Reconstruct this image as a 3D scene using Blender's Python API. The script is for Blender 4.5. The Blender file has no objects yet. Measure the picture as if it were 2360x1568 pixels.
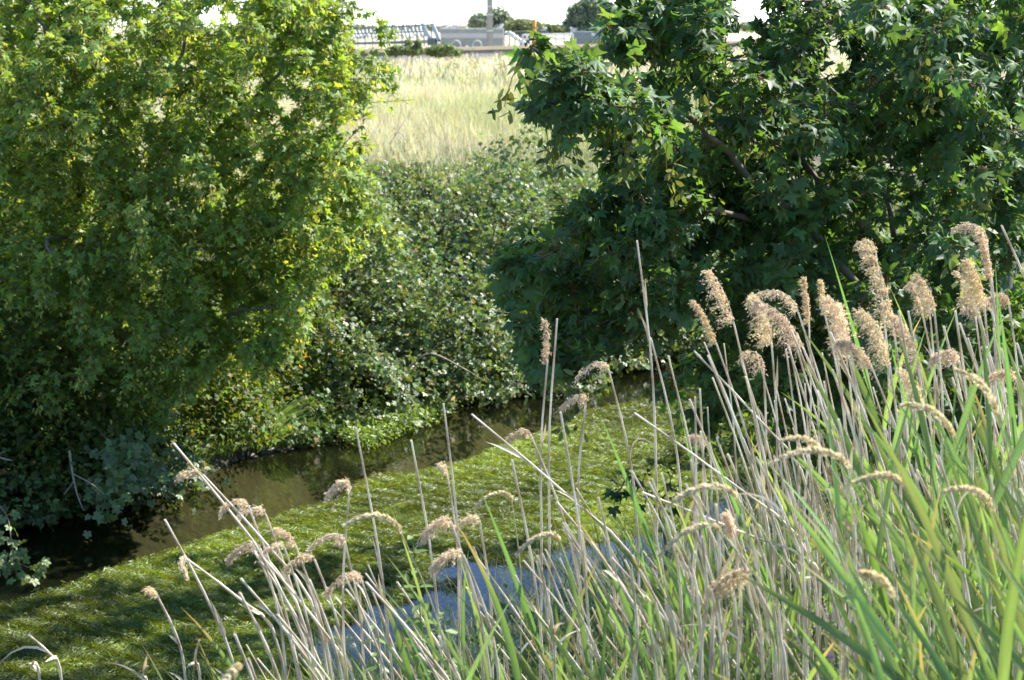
import bpy, math
import numpy as np
from mathutils import Matrix, Vector

rng = np.random.default_rng(11)
U = rng.uniform
SC = bpy.context.scene
COL = SC.collection

# ------------------------------------------------------------------ camera maths
F = 4404.0                     # focal length in pixels of a 2360 x 1568 frame
HOR = 60.0                     # row of the horizon
PITCH = math.atan((784 - HOR) / F)
CAM = np.array([0.0, 0.0, 4.0])
FWD = np.array([0, math.cos(PITCH), -math.sin(PITCH)])
UPV = np.array([0, math.sin(PITCH), math.cos(PITCH)])
RT = np.array([1.0, 0, 0])

def ray(px, py):
    return FWD + RT * ((px - 1180) / F) + UPV * ((784 - py) / F)
def P(px, py, Y):
    d = ray(px, py)
    return CAM + d * (Y / d[1])
def Pz(px, py, z):
    d = ray(px, py)
    return CAM + d * ((z - CAM[2]) / d[2])
def proj(p):
    q = np.asarray(p) - CAM
    w = q @ FWD
    return np.stack([1180 + F * (q @ RT) / w, 784 - F * (q @ UPV) / w], -1)

# ------------------------------------------------------------------ river frame (u along the stream, v across it, 0 = far edge)
O2 = np.array([-4.06, 15.1]); D2 = np.array([6.39, 9.4]); D2 /= np.linalg.norm(D2)
N2 = np.array([-D2[1], D2[0]])
def uv_of(x, y):
    r = np.stack([np.asarray(x) - O2[0], np.asarray(y) - O2[1]], -1)
    return r @ D2, r @ N2
def xy_of(u, v):
    u = np.asarray(u, float); v = np.asarray(v, float)
    return O2[0] + u * D2[0] + v * N2[0], O2[1] + u * D2[1] + v * N2[1]
_K = rng.normal(size=(24, 3)); _PH = U(0, 6.28, 24)
def noise(x, y, z=0.0, s=1.0):
    r = 0
    for i in range(24):
        f = 0.55 + 0.085 * i
        r = r + np.sin((_K[i, 0] * x + _K[i, 1] * y + _K[i, 2] * z) * s * f + _PH[i])
    return r / 5.0
VP = np.array([-400, -60, -16, -11.8, -9.6, -8.2, -6.4, -5.4, -5.1, -4.7, -0.6, -0.15, 0.05, 0.4, 1.2, 4.6, 7.0, 40, 3000])
ZP = np.array([2.2, 2.0, 1.9, 1.75, 1.6, 1.35, 0.5, 0.05, -0.25, -0.5, -0.45, -0.2, 0.06, 0.22, 0.5, 1.85, 2.2, 2.2, 2.2])
def ground(x, y):
    u, v = uv_of(x, y)
    vv = v + 0.12 * np.sin(u * 1.3) + 0.07 * np.sin(u * 3.1 + 1)
    z = np.interp(vv, VP, ZP)
    amp = np.clip(np.where(v > 0, v, -5.3 - v), 0, 1) * 0.05
    return z + amp * noise(x, y, 0, 1.2)

# ------------------------------------------------------------------ mesh builder
class MB:
    def __init__(s):
        s.V = []; s.T = []; s.FS = []; s.n = 0
    def add(s, v, f, tint=(.5, .5, .5)):
        v = np.asarray(v, float).reshape(-1, 3)
        f = np.asarray(f, int)
        t = np.asarray(tint, float)
        if t.ndim == 1: t = np.broadcast_to(t, v.shape)
        s.V.append(v); s.T.append(t); s.FS.append(f + s.n); s.n += len(v)
    def inst(s, tpl, pos, M, scale, tint):
        tv, tf = tpl
        k = len(tv); N = len(pos)
        if N == 0: return
        scale = np.broadcast_to(np.asarray(scale, float), (N,))
        V = np.einsum('nij,kj->nki', M, tv) * scale[:, None, None] + pos[:, None, :]
        Fc = (tf[None] + k * np.arange(N)[:, None, None]).reshape(-1, tf.shape[1])
        t = np.asarray(tint, float)
        if t.ndim == 1: t = np.broadcast_to(t, (N, 3))
        s.add(V.reshape(-1, 3), Fc, np.repeat(t, k, 0))
    def tube(s, pts, rad, sides=5, tint=(.3, .25, .2)):
        pts = np.asarray(pts, float); n = len(pts)
        rad = np.broadcast_to(np.asarray(rad, float), (n,))
        tg = np.gradient(pts, axis=0); tg /= np.linalg.norm(tg, axis=1)[:, None] + 1e-9
        ref = np.array([0.31, 0.9, 0.13]) if abs(tg[0][2]) > .7 else np.array([0.05, 0.1, 1.0])
        a = np.cross(tg, ref); a /= np.linalg.norm(a, axis=1)[:, None] + 1e-9
        b = np.cross(tg, a)
        th = np.arange(sides) * 2 * math.pi / sides
        V = pts[:, None] + rad[:, None, None] * (np.cos(th)[None, :, None] * a[:, None] + np.sin(th)[None, :, None] * b[:, None])
        i = np.arange(n - 1)[:, None] * sides; j = np.arange(sides)[None]
        jn = (j + 1) % sides
        Fc = np.stack([i + j, i + jn, i + sides + jn, i + sides + j], -1).reshape(-1, 4)
        t = np.asarray(tint, float)
        if t.ndim == 2: t = np.repeat(t, sides, 0)
        s.add(V.reshape(-1, 3), Fc, t)
    def box(s, c, size, R=None, tint=(.5, .5, .5)):
        q = np.array([[x, y, z] for z in (-.5, .5) for y in (-.5, .5) for x in (-.5, .5)]) * np.asarray(size)
        if R is not None: q = q @ np.asarray(R).T
        s.add(q + np.asarray(c), np.array([[0, 2, 3, 1], [4, 5, 7, 6], [0, 1, 5, 4], [2, 6, 7, 3], [0, 4, 6, 2], [1, 3, 7, 5]]), tint)
    def mesh(s, name, mat, smooth=True, origin=None):
        me = bpy.data.meshes.new(name)
        V = np.concatenate(s.V) if s.V else np.zeros((0, 3))
        if origin is not None: V = V - np.asarray(origin)
        T = np.concatenate(s.T) if s.T else np.zeros((0, 3))
        me.vertices.add(len(V)); me.vertices.foreach_set('co', V.astype(np.float32).ravel())
        loops = np.concatenate([f.ravel() for f in s.FS]); sizes = np.concatenate([np.full(len(f), f.shape[1]) for f in s.FS])
        me.loops.add(len(loops)); me.loops.foreach_set('vertex_index', loops.astype(np.int32))
        me.polygons.add(len(sizes))
        me.polygons.foreach_set('loop_start', (np.cumsum(sizes) - sizes).astype(np.int32))
        me.polygons.foreach_set('loop_total', sizes.astype(np.int32))
        me.polygons.foreach_set('use_smooth', np.full(len(sizes), bool(smooth)))
        at = me.attributes.new('tint', 'FLOAT_COLOR', 'POINT')
        at.data.foreach_set('color', np.concatenate([T, np.ones((len(T), 1))], 1).astype(np.float32).ravel())
        me.update(calc_edges=True)
        me.materials.append(mat)
        return me
    def build(s, name, mat, parent=None, smooth=True, origin=None):
        if origin is None and parent is not None: origin = np.array(parent.matrix_basis.translation)
        o = bpy.data.objects.new(name, s.mesh(name, mat, smooth, origin))
        COL.objects.link(o)
        if parent is not None: o.parent = parent
        elif origin is not None: o.location = tuple(origin)
        return o

def tag(o, label=None, cat=None, group=None, kind=None):
    if label: o['label'] = label
    if cat: o['category'] = cat
    if group: o['group'] = group
    if kind: o['kind'] = kind
    return o
def thing(name, loc, label, cat, group=None):
    o = bpy.data.objects.new(name, None); o.empty_display_size = .1
    COL.objects.link(o); o.location = tuple(float(c) for c in loc)
    return tag(o, label, cat, group)
def copy_tree(o, parent=None):
    c = o.copy(); COL.objects.link(c)
    if parent is not None: c.parent = parent
    for ch in list(o.children): copy_tree(ch, c)
    return c

def nrm(a):
    return a / (np.linalg.norm(a, axis=-1, keepdims=True) + 1e-9)
def frames(t, n):
    t = nrm(t); x = nrm(np.cross(t, n)); n = np.cross(x, t)
    return np.stack([x, t, n], -1)
def jit(c, N, amt=.18, hue=.06):
    c = np.asarray(c, float)
    return np.clip(c * (1 + rng.normal(0, amt, (N, 1))) * (1 + rng.normal(0, hue, (N, 3))), .004, .95)
def inpoly(p, poly):
    poly = np.asarray(poly, float); x, y = p[:, 0], p[:, 1]
    r = np.zeros(len(p), bool); j = len(poly) - 1
    for i in range(len(poly)):
        xi, yi = poly[i]; xj, yj = poly[j]
        c = ((yi > y) != (yj > y)) & (x < (xj - xi) * (y - yi) / (yj - yi + 1e-12) + xi)
        r ^= c; j = i
    return r
def sample_poly(poly, n):
    poly = np.asarray(poly, float); lo, hi = poly.min(0), poly.max(0); out = np.zeros((0, 2))
    while len(out) < n:
        q = U(lo, hi, (n * 2, 2)); out = np.concatenate([out, q[inpoly(q, poly)]])
    return out[:n]

# ------------------------------------------------------------------ materials
def new_mat(name):
    m = bpy.data.materials.new(name); m.use_nodes = True
    nt = m.node_tree; nt.nodes.clear()
    out = nt.nodes.new('ShaderNodeOutputMaterial')
    return m, nt, out
def foliage(name, rough=.45, spec=.5, tfac=.4, tcol=(1.5, 1.45, .45), mott=.25, mscale=18.):
    m, nt, out = new_mat(name); N = nt.nodes; L = nt.links
    at = N.new('ShaderNodeAttribute'); at.attribute_name = 'tint'
    nz = N.new('ShaderNodeTexNoise'); nz.inputs['Scale'].default_value = mscale; nz.inputs['Detail'].default_value = 3
    tc = N.new('ShaderNodeTexCoord'); L.new(tc.outputs['Object'], nz.inputs['Vector'])
    mr = N.new('ShaderNodeMapRange'); mr.inputs['To Min'].default_value = 1 - mott; mr.inputs['To Max'].default_value = 1 + mott
    L.new(nz.outputs['Fac'], mr.inputs['Value'])
    mu = N.new('ShaderNodeVectorMath'); mu.operation = 'SCALE'
    L.new(at.outputs['Color'], mu.inputs[0]); L.new(mr.outputs['Result'], mu.inputs['Scale'])
    pb = N.new('ShaderNodeBsdfPrincipled'); pb.inputs['Roughness'].default_value = rough
    pb.inputs['Specular IOR Level'].default_value = spec
    L.new(mu.outputs[0], pb.inputs['Base Color'])
    if tfac > 0:
        m2 = N.new('ShaderNodeVectorMath'); m2.operation = 'MULTIPLY'; m2.inputs[1].default_value = tcol
        L.new(mu.outputs[0], m2.inputs[0])
        tr = N.new('ShaderNodeBsdfTranslucent'); L.new(m2.outputs[0], tr.inputs['Color'])
        mx = N.new('ShaderNodeMixShader'); mx.inputs['Fac'].default_value = tfac
        L.new(pb.outputs[0], mx.inputs[1]); L.new(tr.outputs[0], mx.inputs[2]); L.new(mx.outputs[0], out.inputs['Surface'])
    else:
        L.new(pb.outputs[0], out.inputs['Surface'])
    return m
def solid(name, col, rough=.7, var=.25, scale=3., bump=0., col2=None, metal=0.):
    m, nt, out = new_mat(name); N = nt.nodes; L = nt.links
    tc = N.new('ShaderNodeTexCoord')
    nz = N.new('ShaderNodeTexNoise'); nz.inputs['Scale'].default_value = scale; nz.inputs['Detail'].default_value = 6; nz.inputs['Roughness'].default_value = .65
    L.new(tc.outputs['Object'], nz.inputs['Vector'])
    cr = N.new('ShaderNodeValToRGB')
    c2 = col2 or tuple(c * (1 - var) for c in col)
    cr.color_ramp.elements[0].color = (*c2, 1); cr.color_ramp.elements[0].position = .35
    cr.color_ramp.elements[1].color = (*col, 1); cr.color_ramp.elements[1].position = .65
    L.new(nz.outputs['Fac'], cr.inputs['Fac'])
    pb = N.new('ShaderNodeBsdfPrincipled'); pb.inputs['Roughness'].default_value = rough; pb.inputs['Metallic'].default_value = metal
    L.new(cr.outputs['Color'], pb.inputs['Base Color'])
    if bump:
        b = N.new('ShaderNodeBump'); b.inputs['Strength'].default_value = bump; b.inputs['Distance'].default_value = .05
        L.new(nz.outputs['Fac'], b.inputs['Height']); L.new(b.outputs[0], pb.inputs['Normal'])
    L.new(pb.outputs[0], out.inputs['Surface'])
    return m

M_SYC = foliage('sycamore_leaf', .5, .32, .46, (1.9, 1.72, .55), .2, 30)
M_BRAM = foliage('bramble_leaf', .45, .55, .34, (1.5, 1.5, .5), .2, 40)
M_REED = foliage('reed_leaf', .4, .5, .42, (1.38, 1.32, .66), .12, 9)
M_STRAW = foliage('dry_straw', .5, .4, .12, (1.2, 1.0, .7), .18, 30)
M_FLUFF = foliage('reed_plume', .8, .15, .45, (1.0, .90, .68), .1, 40)
M_GRASS = foliage('grass_blade', .55, .3, .4, (1.1, 1.06, .72), .1, 5)
M_FAR = foliage('far_leaf', .6, .3, .35, (1.3, 1.3, .6), .15, 1.5)
M_BARK = foliage('bark', .85, .15, 0, mott=.45, mscale=14)
M_FLOWER = foliage('petal', .6, .2, .4, (1.1, 1.0, 1.0), .05, 20)
M_WEEDBED = foliage('water_weed_mat', .85, .08, .15, (1.4, 1.3, .4), .6, 30)
M_WEED = foliage('water_weed_strand', .42, .35, .3, (1.5, 1.3, .35), .6, 22)

def mat_ground():
    m, nt, out = new_mat('ground_soil'); N = nt.nodes; L = nt.links
    at = N.new('ShaderNodeAttribute'); at.attribute_name = 'tint'
    tc = N.new('ShaderNodeTexCoord')
    n1 = N.new('ShaderNodeTexNoise'); n1.inputs['Scale'].default_value = .9; n1.inputs['Detail'].default_value = 8; n1.inputs['Roughness'].default_value = .7
    L.new(tc.outputs['Object'], n1.inputs['Vector'])
    mr = N.new('ShaderNodeMapRange'); mr.inputs['From Min'].default_value = .3; mr.inputs['From Max'].default_value = .7
    mr.inputs['To Min'].default_value = .6; mr.inputs['To Max'].default_value = 1.35
    L.new(n1.outputs['Fac'], mr.inputs['Value'])
    mu = N.new('ShaderNodeVectorMath'); mu.operation = 'SCALE'
    L.new(at.outputs['Color'], mu.inputs[0]); L.new(mr.outputs[0], mu.inputs['Scale'])
    pb = N.new('ShaderNodeBsdfPrincipled'); pb.inputs['Roughness'].default_value = .9
    L.new(mu.outputs[0], pb.inputs['Base Color'])
    n2 = N.new('ShaderNodeTexNoise'); n2.inputs['Scale'].default_value = 9; n2.inputs['Detail'].default_value = 6
    L.new(tc.outputs['Object'], n2.inputs['Vector'])
    b = N.new('ShaderNodeBump'); b.inputs['Strength'].default_value = .7; b.inputs['Distance'].default_value = .08
    L.new(n2.outputs['Fac'], b.inputs['Height']); L.new(b.outputs[0], pb.inputs['Normal'])
    L.new(pb.outputs[0], out.inputs['Surface'])
    return m
def mat_water():
    m, nt, out = new_mat('river_water'); N = nt.nodes; L = nt.links
    tc = N.new('ShaderNodeTexCoord')
    mp = N.new('ShaderNodeMapping'); mp.inputs['Rotation'].default_value = (0, 0, -math.atan2(D2[1], D2[0])); 
    L.new(tc.outputs['Object'], mp.inputs['Vector'])
    mp2 = N.new('ShaderNodeMapping'); mp2.inputs['Scale'].default_value = (1.3, 3.2, 1)
    L.new(mp.outputs[0], mp2.inputs['Vector'])
    nz = N.new('ShaderNodeTexNoise'); nz.inputs['Scale'].default_value = 3.2; nz.inputs['Detail'].default_value = 4; nz.inputs['Distortion'].default_value = .6
    L.new(mp2.outputs[0], nz.inputs['Vector'])
    b = N.new('ShaderNodeBump'); b.inputs['Strength'].default_value = .13; b.inputs['Distance'].default_value = .02
    L.new(nz.outputs['Fac'], b.inputs['Height'])
    fr = N.new('ShaderNodeFresnel'); fr.inputs['IOR'].default_value = 1.33; L.new(b.outputs[0], fr.inputs['Normal'])
    tr = N.new('ShaderNodeBsdfTransparent'); tr.inputs['Color'].default_value = (.8, .76, .6, 1)
    df = N.new('ShaderNodeBsdfDiffuse'); df.inputs['Color'].default_value = (.034, .04, .015, 1)
    mm = N.new('ShaderNodeMixShader'); mm.inputs['Fac'].default_value = .14
    L.new(tr.outputs[0], mm.inputs[1]); L.new(df.outputs[0], mm.inputs[2])
    gl = N.new('ShaderNodeBsdfGlossy'); gl.inputs['Roughness'].default_value = .03; L.new(b.outputs[0], gl.inputs['Normal'])
    mx = N.new('ShaderNodeMixShader'); L.new(fr.outputs[0], mx.inputs['Fac'])
    L.new(mm.outputs[0], mx.inputs[1]); L.new(gl.outputs[0], mx.inputs[2]); L.new(mx.outputs[0], out.inputs['Surface'])
    return m

# ------------------------------------------------------------------ leaf templates
def polar_leaf(pts, curl=.25, fold=.1, wave=0., seed=0):
    r = np.random.default_rng(seed)
    full = pts + [(-a, q) for a, q in reversed(pts[1:-1])]
    a = np.radians([p[0] for p in full]); q = np.array([p[1] for p in full])
    q = q * (1 + r.normal(0, .05, len(q)))
    x = np.sin(a) * q; y = np.cos(a) * q
    z = -curl * q ** 2 + fold * np.cos(a * 3.4) * q + wave * np.sin(a * 5 + seed) * q
    c = np.array([[0, .18, .02]])
    V = np.concatenate([c, np.stack([x, y + .1, z], -1)])
    k = len(full); i = np.arange(k)
    return V, np.stack([np.zeros(k, int), 1 + i, 1 + (i + 1) % k], -1)[:, ::-1].copy()
HI = [(0, 1.0), (5, .83), (8, .84), (13, .69), (17, .68), (25, .50), (33, .58), (37, .69), (41, .70), (45, .80), (50, .93), (56, .76), (59, .75), (65, .61), (70, .58), (79, .43), (90, .50), (97, .57), (101, .56), (112, .64), (122, .48), (140, .36), (163, .22), (180, .10)]
LO = [(0, 1.0), (11, .74), (25, .48), (40, .68), (51, .9), (62, .66), (80, .42), (110, .6), (140, .33), (180, .1)]
SYC_HI = [polar_leaf(HI, c, f, w, s) for c, f, w, s in ((.22, .06, .03, 1), (.38, .12, .07, 2), (.08, .14, .05, 3), (.55, .05, .08, 4), (.7, .16, .1, 5), (-.15, .2, .08, 6), (.3, .22, .12, 7))]
SYC_LO = [polar_leaf(LO, c, f, w, s) for c, f, w, s in ((.22, .08, .04, 1), (.38, .1, .05, 2), (.1, .12, .06, 3))]
def leaflet(base, ang, ln, wd, fold=.08):
    ca, sa = math.cos(ang), math.sin(ang)
    q = np.array([[0, 0, 0], [-.5 * wd, .35 * ln, fold * ln], [-.36 * wd, .72 * ln, fold * .6 * ln], [0, ln, -.06 * ln], [.36 * wd, .72 * ln, fold * .6 * ln], [.5 * wd, .35 * ln, fold * ln]])
    R = np.array([[ca, -sa, 0], [sa, ca, 0], [0, 0, 1]])
    return q @ R.T + np.asarray(base), np.array([[0, 3, 2, 1], [0, 5, 4, 3]])
def compound(parts):
    V = []; Fc = []; n = 0
    for p in parts:
        v, f = leaflet(*p); V.append(v); Fc.append(f + n); n += len(v)
    return np.concatenate(V), np.concatenate(Fc)
TRI = compound([((0, .3, 0), 0, .75, .55), ((0, .28, .0), 1.25, .62, .48), ((0, .28, 0), -1.25, .62, .48)])
FIVE = compound([((0, .35, 0), 0, .65, .5), ((0, .3, .0), .95, .58, .42), ((0, .3, 0), -.95, .58, .42), ((0, .25, 0), 1.9, .45, .34), ((0, .25, 0), -1.9, .45, .34)])
OVAL = compound([((0, 0, 0), 0, 1.0, .5)])
LANCE = compound([((0, 0, 0), 0, 1.0, .22)])
CLUMP = compound([((0, 0, 0), .3, 1.0, .6), ((.1, -.1, .2), 2.4, .9, .6), ((-.1, .1, -.2), 4.3, .9, .55)])
a5 = np.arange(10) * math.pi / 5
STAR = (np.concatenate([[[0, 0, -.15]], np.stack([np.cos(a5), np.sin(a5), 0 * a5], -1) * np.where(np.arange(10) % 2, .45, 1)[:, None]]), np.stack([np.zeros(10, int), 1 + np.arange(10), 1 + (np.arange(10) + 1) % 10], -1))
DIAM = (np.array([[0, 0, 0], [.5, .4, 0], [0, 1, 0], [-.5, .4, 0]]), np.array([[0, 1, 2, 3]]))

def rand_unit(n):
    return nrm(rng.normal(size=(n, 3)))
def bez(pts, n):
    """smooth polyline through the points (Catmull-Rom)"""
    p = np.asarray(pts, float)
    if len(p) == 2: return p[0] + (p[1] - p[0]) * np.linspace(0, 1, n)[:, None]
    q = np.concatenate([[2 * p[0] - p[1]], p, [2 * p[-1] - p[-2]]])
    t = np.linspace(0, len(p) - 1 - 1e-6, n); i = t.astype(int); f = (t - i)[:, None]
    a, b, c, d = q[i], q[i + 1], q[i + 2], q[i + 3]
    return .5 * (2 * b + (c - a) * f + (2 * a - 5 * b + 4 * c - d) * f ** 2 + (3 * b - a - 3 * c + d) * f ** 3)

# ------------------------------------------------------------------ ground, water, weed
us = np.unique(np.concatenate([np.linspace(-3000, -60, 14), np.linspace(-60, -16, 14), np.linspace(-16, 30, 185), np.linspace(30, 130, 40), np.linspace(130, 3000, 16)]))
vs = np.unique(np.concatenate([np.linspace(-3000, -40, 10), np.linspace(-40, -14, 12), np.linspace(-14, 9, 116), np.linspace(9, 140, 60), np.linspace(140, 3500, 18)]))
UU, VV = np.meshgrid(us, vs, indexing='ij')
X, Y = xy_of(UU, VV); Z = ground(X, Y)
soil = np.array([.035, .028, .018]); bed = np.array([.033, .036, .014]); straw = np.array([.42, .37, .23]); grn = np.array([.2, .22, .1])
nv = noise(X, Y, 0, .28)[..., None]
fld = straw * (1 + .12 * nv) + (grn - straw) * np.clip(.25 + .5 * noise(X + 50, Y * .6, 0, .12)[..., None], 0, .75)
w1 = np.clip((VV - 3.5) / 2.0, 0, 1)[..., None]
TT = soil * (1 - w1) + fld * w1
inw = ((VV < .02) & (VV > -5.35))[..., None]
TT = np.where(inw, bed * (1 + .3 * nv), TT)
nb = (VV <= -5.35)[..., None]
TT = np.where(nb, np.array([.06, .065, .03]) * (1 + .2 * nv), TT)
nu, nvv = UU.shape
ii = np.arange(nu - 1)[:, None] * nvv + np.arange(nvv - 1)[None]
g = MB(); g.add(np.stack([X, Y, Z], -1).reshape(-1, 3), np.stack([ii, ii + nvv, ii + nvv + 1, ii + 1], -1).reshape(-1, 4), np.clip(TT, .01, .9).reshape(-1, 3))
tag(g.build('ground', mat_ground()), kind='structure')

w = MB()
uw = np.linspace(-60, 90, 151); vw = np.linspace(-5.9, .5, 14)
A, B = np.meshgrid(uw, vw, indexing='ij'); x, y = xy_of(A, B)
ii = np.arange(150)[:, None] * 14 + np.arange(13)[None]
w.add(np.stack([x, y, 0 * x], -1).reshape(-1, 3), np.stack([ii, ii + 14, ii + 15, ii + 1], -1).reshape(-1, 4))
tag(w.build('river_water', mat_water()), kind='structure')

FAR_E = [(-120, 1400), (0, 1358), (200, 1300), (400, 1232), (560, 1198), (700, 1150), (820, 1100), (1000, 1062), (1150, 1010), (1300, 950), (1500, 905), (1640, 855), (1760, 790), (1850, 740)]
NEAR_E = [(560, 1700), (740, 1590), (830, 1500), (930, 1440), (1010, 1370), (1190, 1300), (1330, 1310), (1420, 1340), (1600, 1260), (1800, 1120)]
def edge(pts):
    q = np.array([Pz(a, b, 0.0) for a, b in pts]); u, v = uv_of(q[:, 0], q[:, 1]); o = np.argsort(u)
    return u[o], v[o]
fe, ne = edge(FAR_E), edge(NEAR_E)
def weed_mask(u, v):
    f = np.interp(u, *fe) - .22 + .05 * noise(u, v, 0, 2.2); n = np.interp(u, *ne) + .22 * noise(u, v, 3, 1.6) + .22 * noise(u, v, 7, 5.)
    return np.clip((f - v) / .10, 0, 1) * np.clip((v - n) / .35, 0, 1)
wd = MB()
ug = np.linspace(-8, 16, 400); vg = np.linspace(-5.3, 0, 110)
A, B = np.meshgrid(ug, vg, indexing='ij'); x, y = xy_of(A, B); mk = weed_mask(A, B)
nz1 = noise(A * .7, B * 1.8, 0, 2.2); nz2 = noise(A * 1.5, B * 5, 2, 3.0)
z = -.42 + mk * (.44 + .008 * nz1 + .008 * noise(A * 1.1 + 9, B * 1.6, 4, 1.1) + .008 * nz2)
ii = np.arange(399)[:, None] * 110 + np.arange(109)[None]
fc = np.stack([ii, ii + 110, ii + 111, ii + 1], -1).reshape(-1, 4)
keep = (mk.ravel()[fc] > 0).any(1)
tcol = np.array([.06, .08, .013]) * (1 + .4 * nz2[..., None]) 
wd.add(np.stack([x, y, z], -1).reshape(-1, 3), fc[keep], np.clip(tcol, .01, .5).reshape(-1, 3))
wb = tag(wd.build('water_weed', M_WEEDBED), 'bright green trailing water weed filling the near half of the river', 'water weed', kind='stuff')
wd = MB()
NT = 9000
cu = U(-7, 14.5, NT); cv = U(-5.3, 0, NT); keep = U(0, 1, NT) < weed_mask(cu, cv); cu, cv = cu[keep], cv[keep]; NT = len(cu)
ta = rng.normal(0, .45, NT) + .5 * noise(cu, cv, 0, .9); tz = rng.normal(0, .006, NT); tt0 = np.clip(rng.normal(1, .2, NT) + .32 * noise(cu * .8, cv * 1.5, 11, 1.2), .4, 1.8); tl = U(.6, 1.7, NT)
N = 330000; ti = rng.integers(0, NT, N); ang = ta[ti] + rng.normal(0, .85, N)
a_, b_ = rng.normal(0, .11, N), rng.normal(0, .05, N)
u = cu[ti] + a_ * np.cos(ta[ti]) - b_ * np.sin(ta[ti]); v = cv[ti] + a_ * np.sin(ta[ti]) + b_ * np.cos(ta[ti])
mk = weed_mask(u, v); keep = mk > U(0, 1, N) * .8; u, v, mk, ti, ang = u[keep], v[keep], mk[keep], ti[keep], ang[keep]
N = len(u); L_ = U(.022, .065, N) * tl[ti]
dirx = D2[0] * np.cos(ang) - D2[1] * np.sin(ang); diry = D2[1] * np.cos(ang) + D2[0] * np.sin(ang)
x, y = xy_of(u, v); wdt = U(.0015, .004, N)
nzs = noise(u * .7, v * 1.8, 0, 2.2)
z0 = .034 + .009 * nzs + .009 * noise(u * 1.1 + 9, v * 1.6, 4, 1.1) + U(-.016, .02, N) - (1 - mk) * .12 + tz[ti]; z0 = np.minimum(z0, .065)
rows = []
for k, tt in enumerate((0, .35, .7, 1.0)):
    cx = x + dirx * L_ * tt - diry * .03 * np.sin(tt * 4 + u * 9); cy = y + diry * L_ * tt + dirx * .03 * np.sin(tt * 4 + u * 9)
    cz = z0 + .012 * np.sin(tt * 5 + v * 13 + u * 7) - .01 * tt
    ww = wdt * (1 - .6 * tt) ; roll = np.sin(tt * 3 + u * 31) * .8
    ox, oy, oz = -diry * ww * np.cos(roll), dirx * ww * np.cos(roll), ww * np.sin(roll)
    rows.append(np.stack([np.stack([cx - ox, cy - oy, cz - oz], -1), np.stack([cx + ox, cy + oy, cz + oz], -1)], 1))
Vs = np.concatenate(rows, 1)           # N,8,3
fq = np.array([[0, 1, 3, 2], [2, 3, 5, 4], [4, 5, 7, 6]])
tint = jit((.155, .212, .033), N, .34, .08) * tt0[ti][:, None]
edgy = np.clip((1 - np.clip((np.interp(u, *fe) - v) / .35, 0, 1)) + .35 * (U(0, 1, N) < .12), 0, 1)[:, None]
tint = tint * (1 - .8 * edgy) + jit((.17, .105, .018), N, .2) * .8 * edgy
wd.add(Vs.reshape(-1, 3), (fq[None] + 8 * np.arange(N)[:, None, None]).reshape(-1, 4), np.repeat(tint, 8, 0))
# little floating leaflets that catch the sun
N = 700; u = U(-7, 14.5, N); v = U(-5.3, 0, N); mk = weed_mask(u, v); keep = (U(0, 1, N) < np.where(mk > .02, mk, 0)); u, v = u[keep], v[keep]; N = len(u)
x, y = xy_of(u, v); n = nrm(np.stack([rng.normal(0, .5, N), rng.normal(0, .5, N), np.ones(N)], -1))
wd.inst(OVAL, np.stack([x, y, U(-.006, .012, N)], -1), frames(rand_unit(N), n), U(.005, .014, N), jit((.16, .2, .04), N, .25))
o = wd.build('strand', M_WEED, wb); o['kind'] = 'stuff'

# ------------------------------------------------------------------ sycamore trees
BARKC = np.array([.16, .14, .115])
def seed_bunch(seed, big):
    r = np.random.default_rng(seed); m = MB(); n = 18 if big else 16
    axis = bez([(0, 0, 0), (.01, .0, -.05), (.0, .01, -.11)], 5)
    m.tube(axis, .0012, 3, (.25, .2, .06))
    pos = np.stack([r.normal(0, .016, n), r.normal(0, .016, n), -r.uniform(.02, .13, n)], -1)
    t = nrm(np.stack([r.normal(0, .6, n), r.normal(0, .6, n), -r.uniform(.3, 1, n)], -1)); nn = nrm(r.normal(size=(n, 3)))
    wing = (np.array([[0, 0, 0], [.22, .3, .02], [.26, .75, .05], [.02, 1, 0], [-.12, .6, 0], [-.08, .2, 0]]), np.array([[0, 1, 2, 5], [5, 2, 3, 4]]))
    c = np.array([.36, .38, .10]) if not big else np.array([.12, .15, .055])
    tn = np.clip(c * (1 + r.normal(0, .2, (n, 1))) * (1 + r.normal(0, .08, (n, 3))), .01, .9)
    m.inst(wing, pos, frames(t, nn), r.uniform(.028, .036, n), tn)
    return m.mesh('seed_cluster', M_SYC)
SEEDS_BIG = [seed_bunch(i, True) for i in range(4)]
SEEDS_SM = [seed_bunch(10 + i, False) for i in range(4)]

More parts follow.
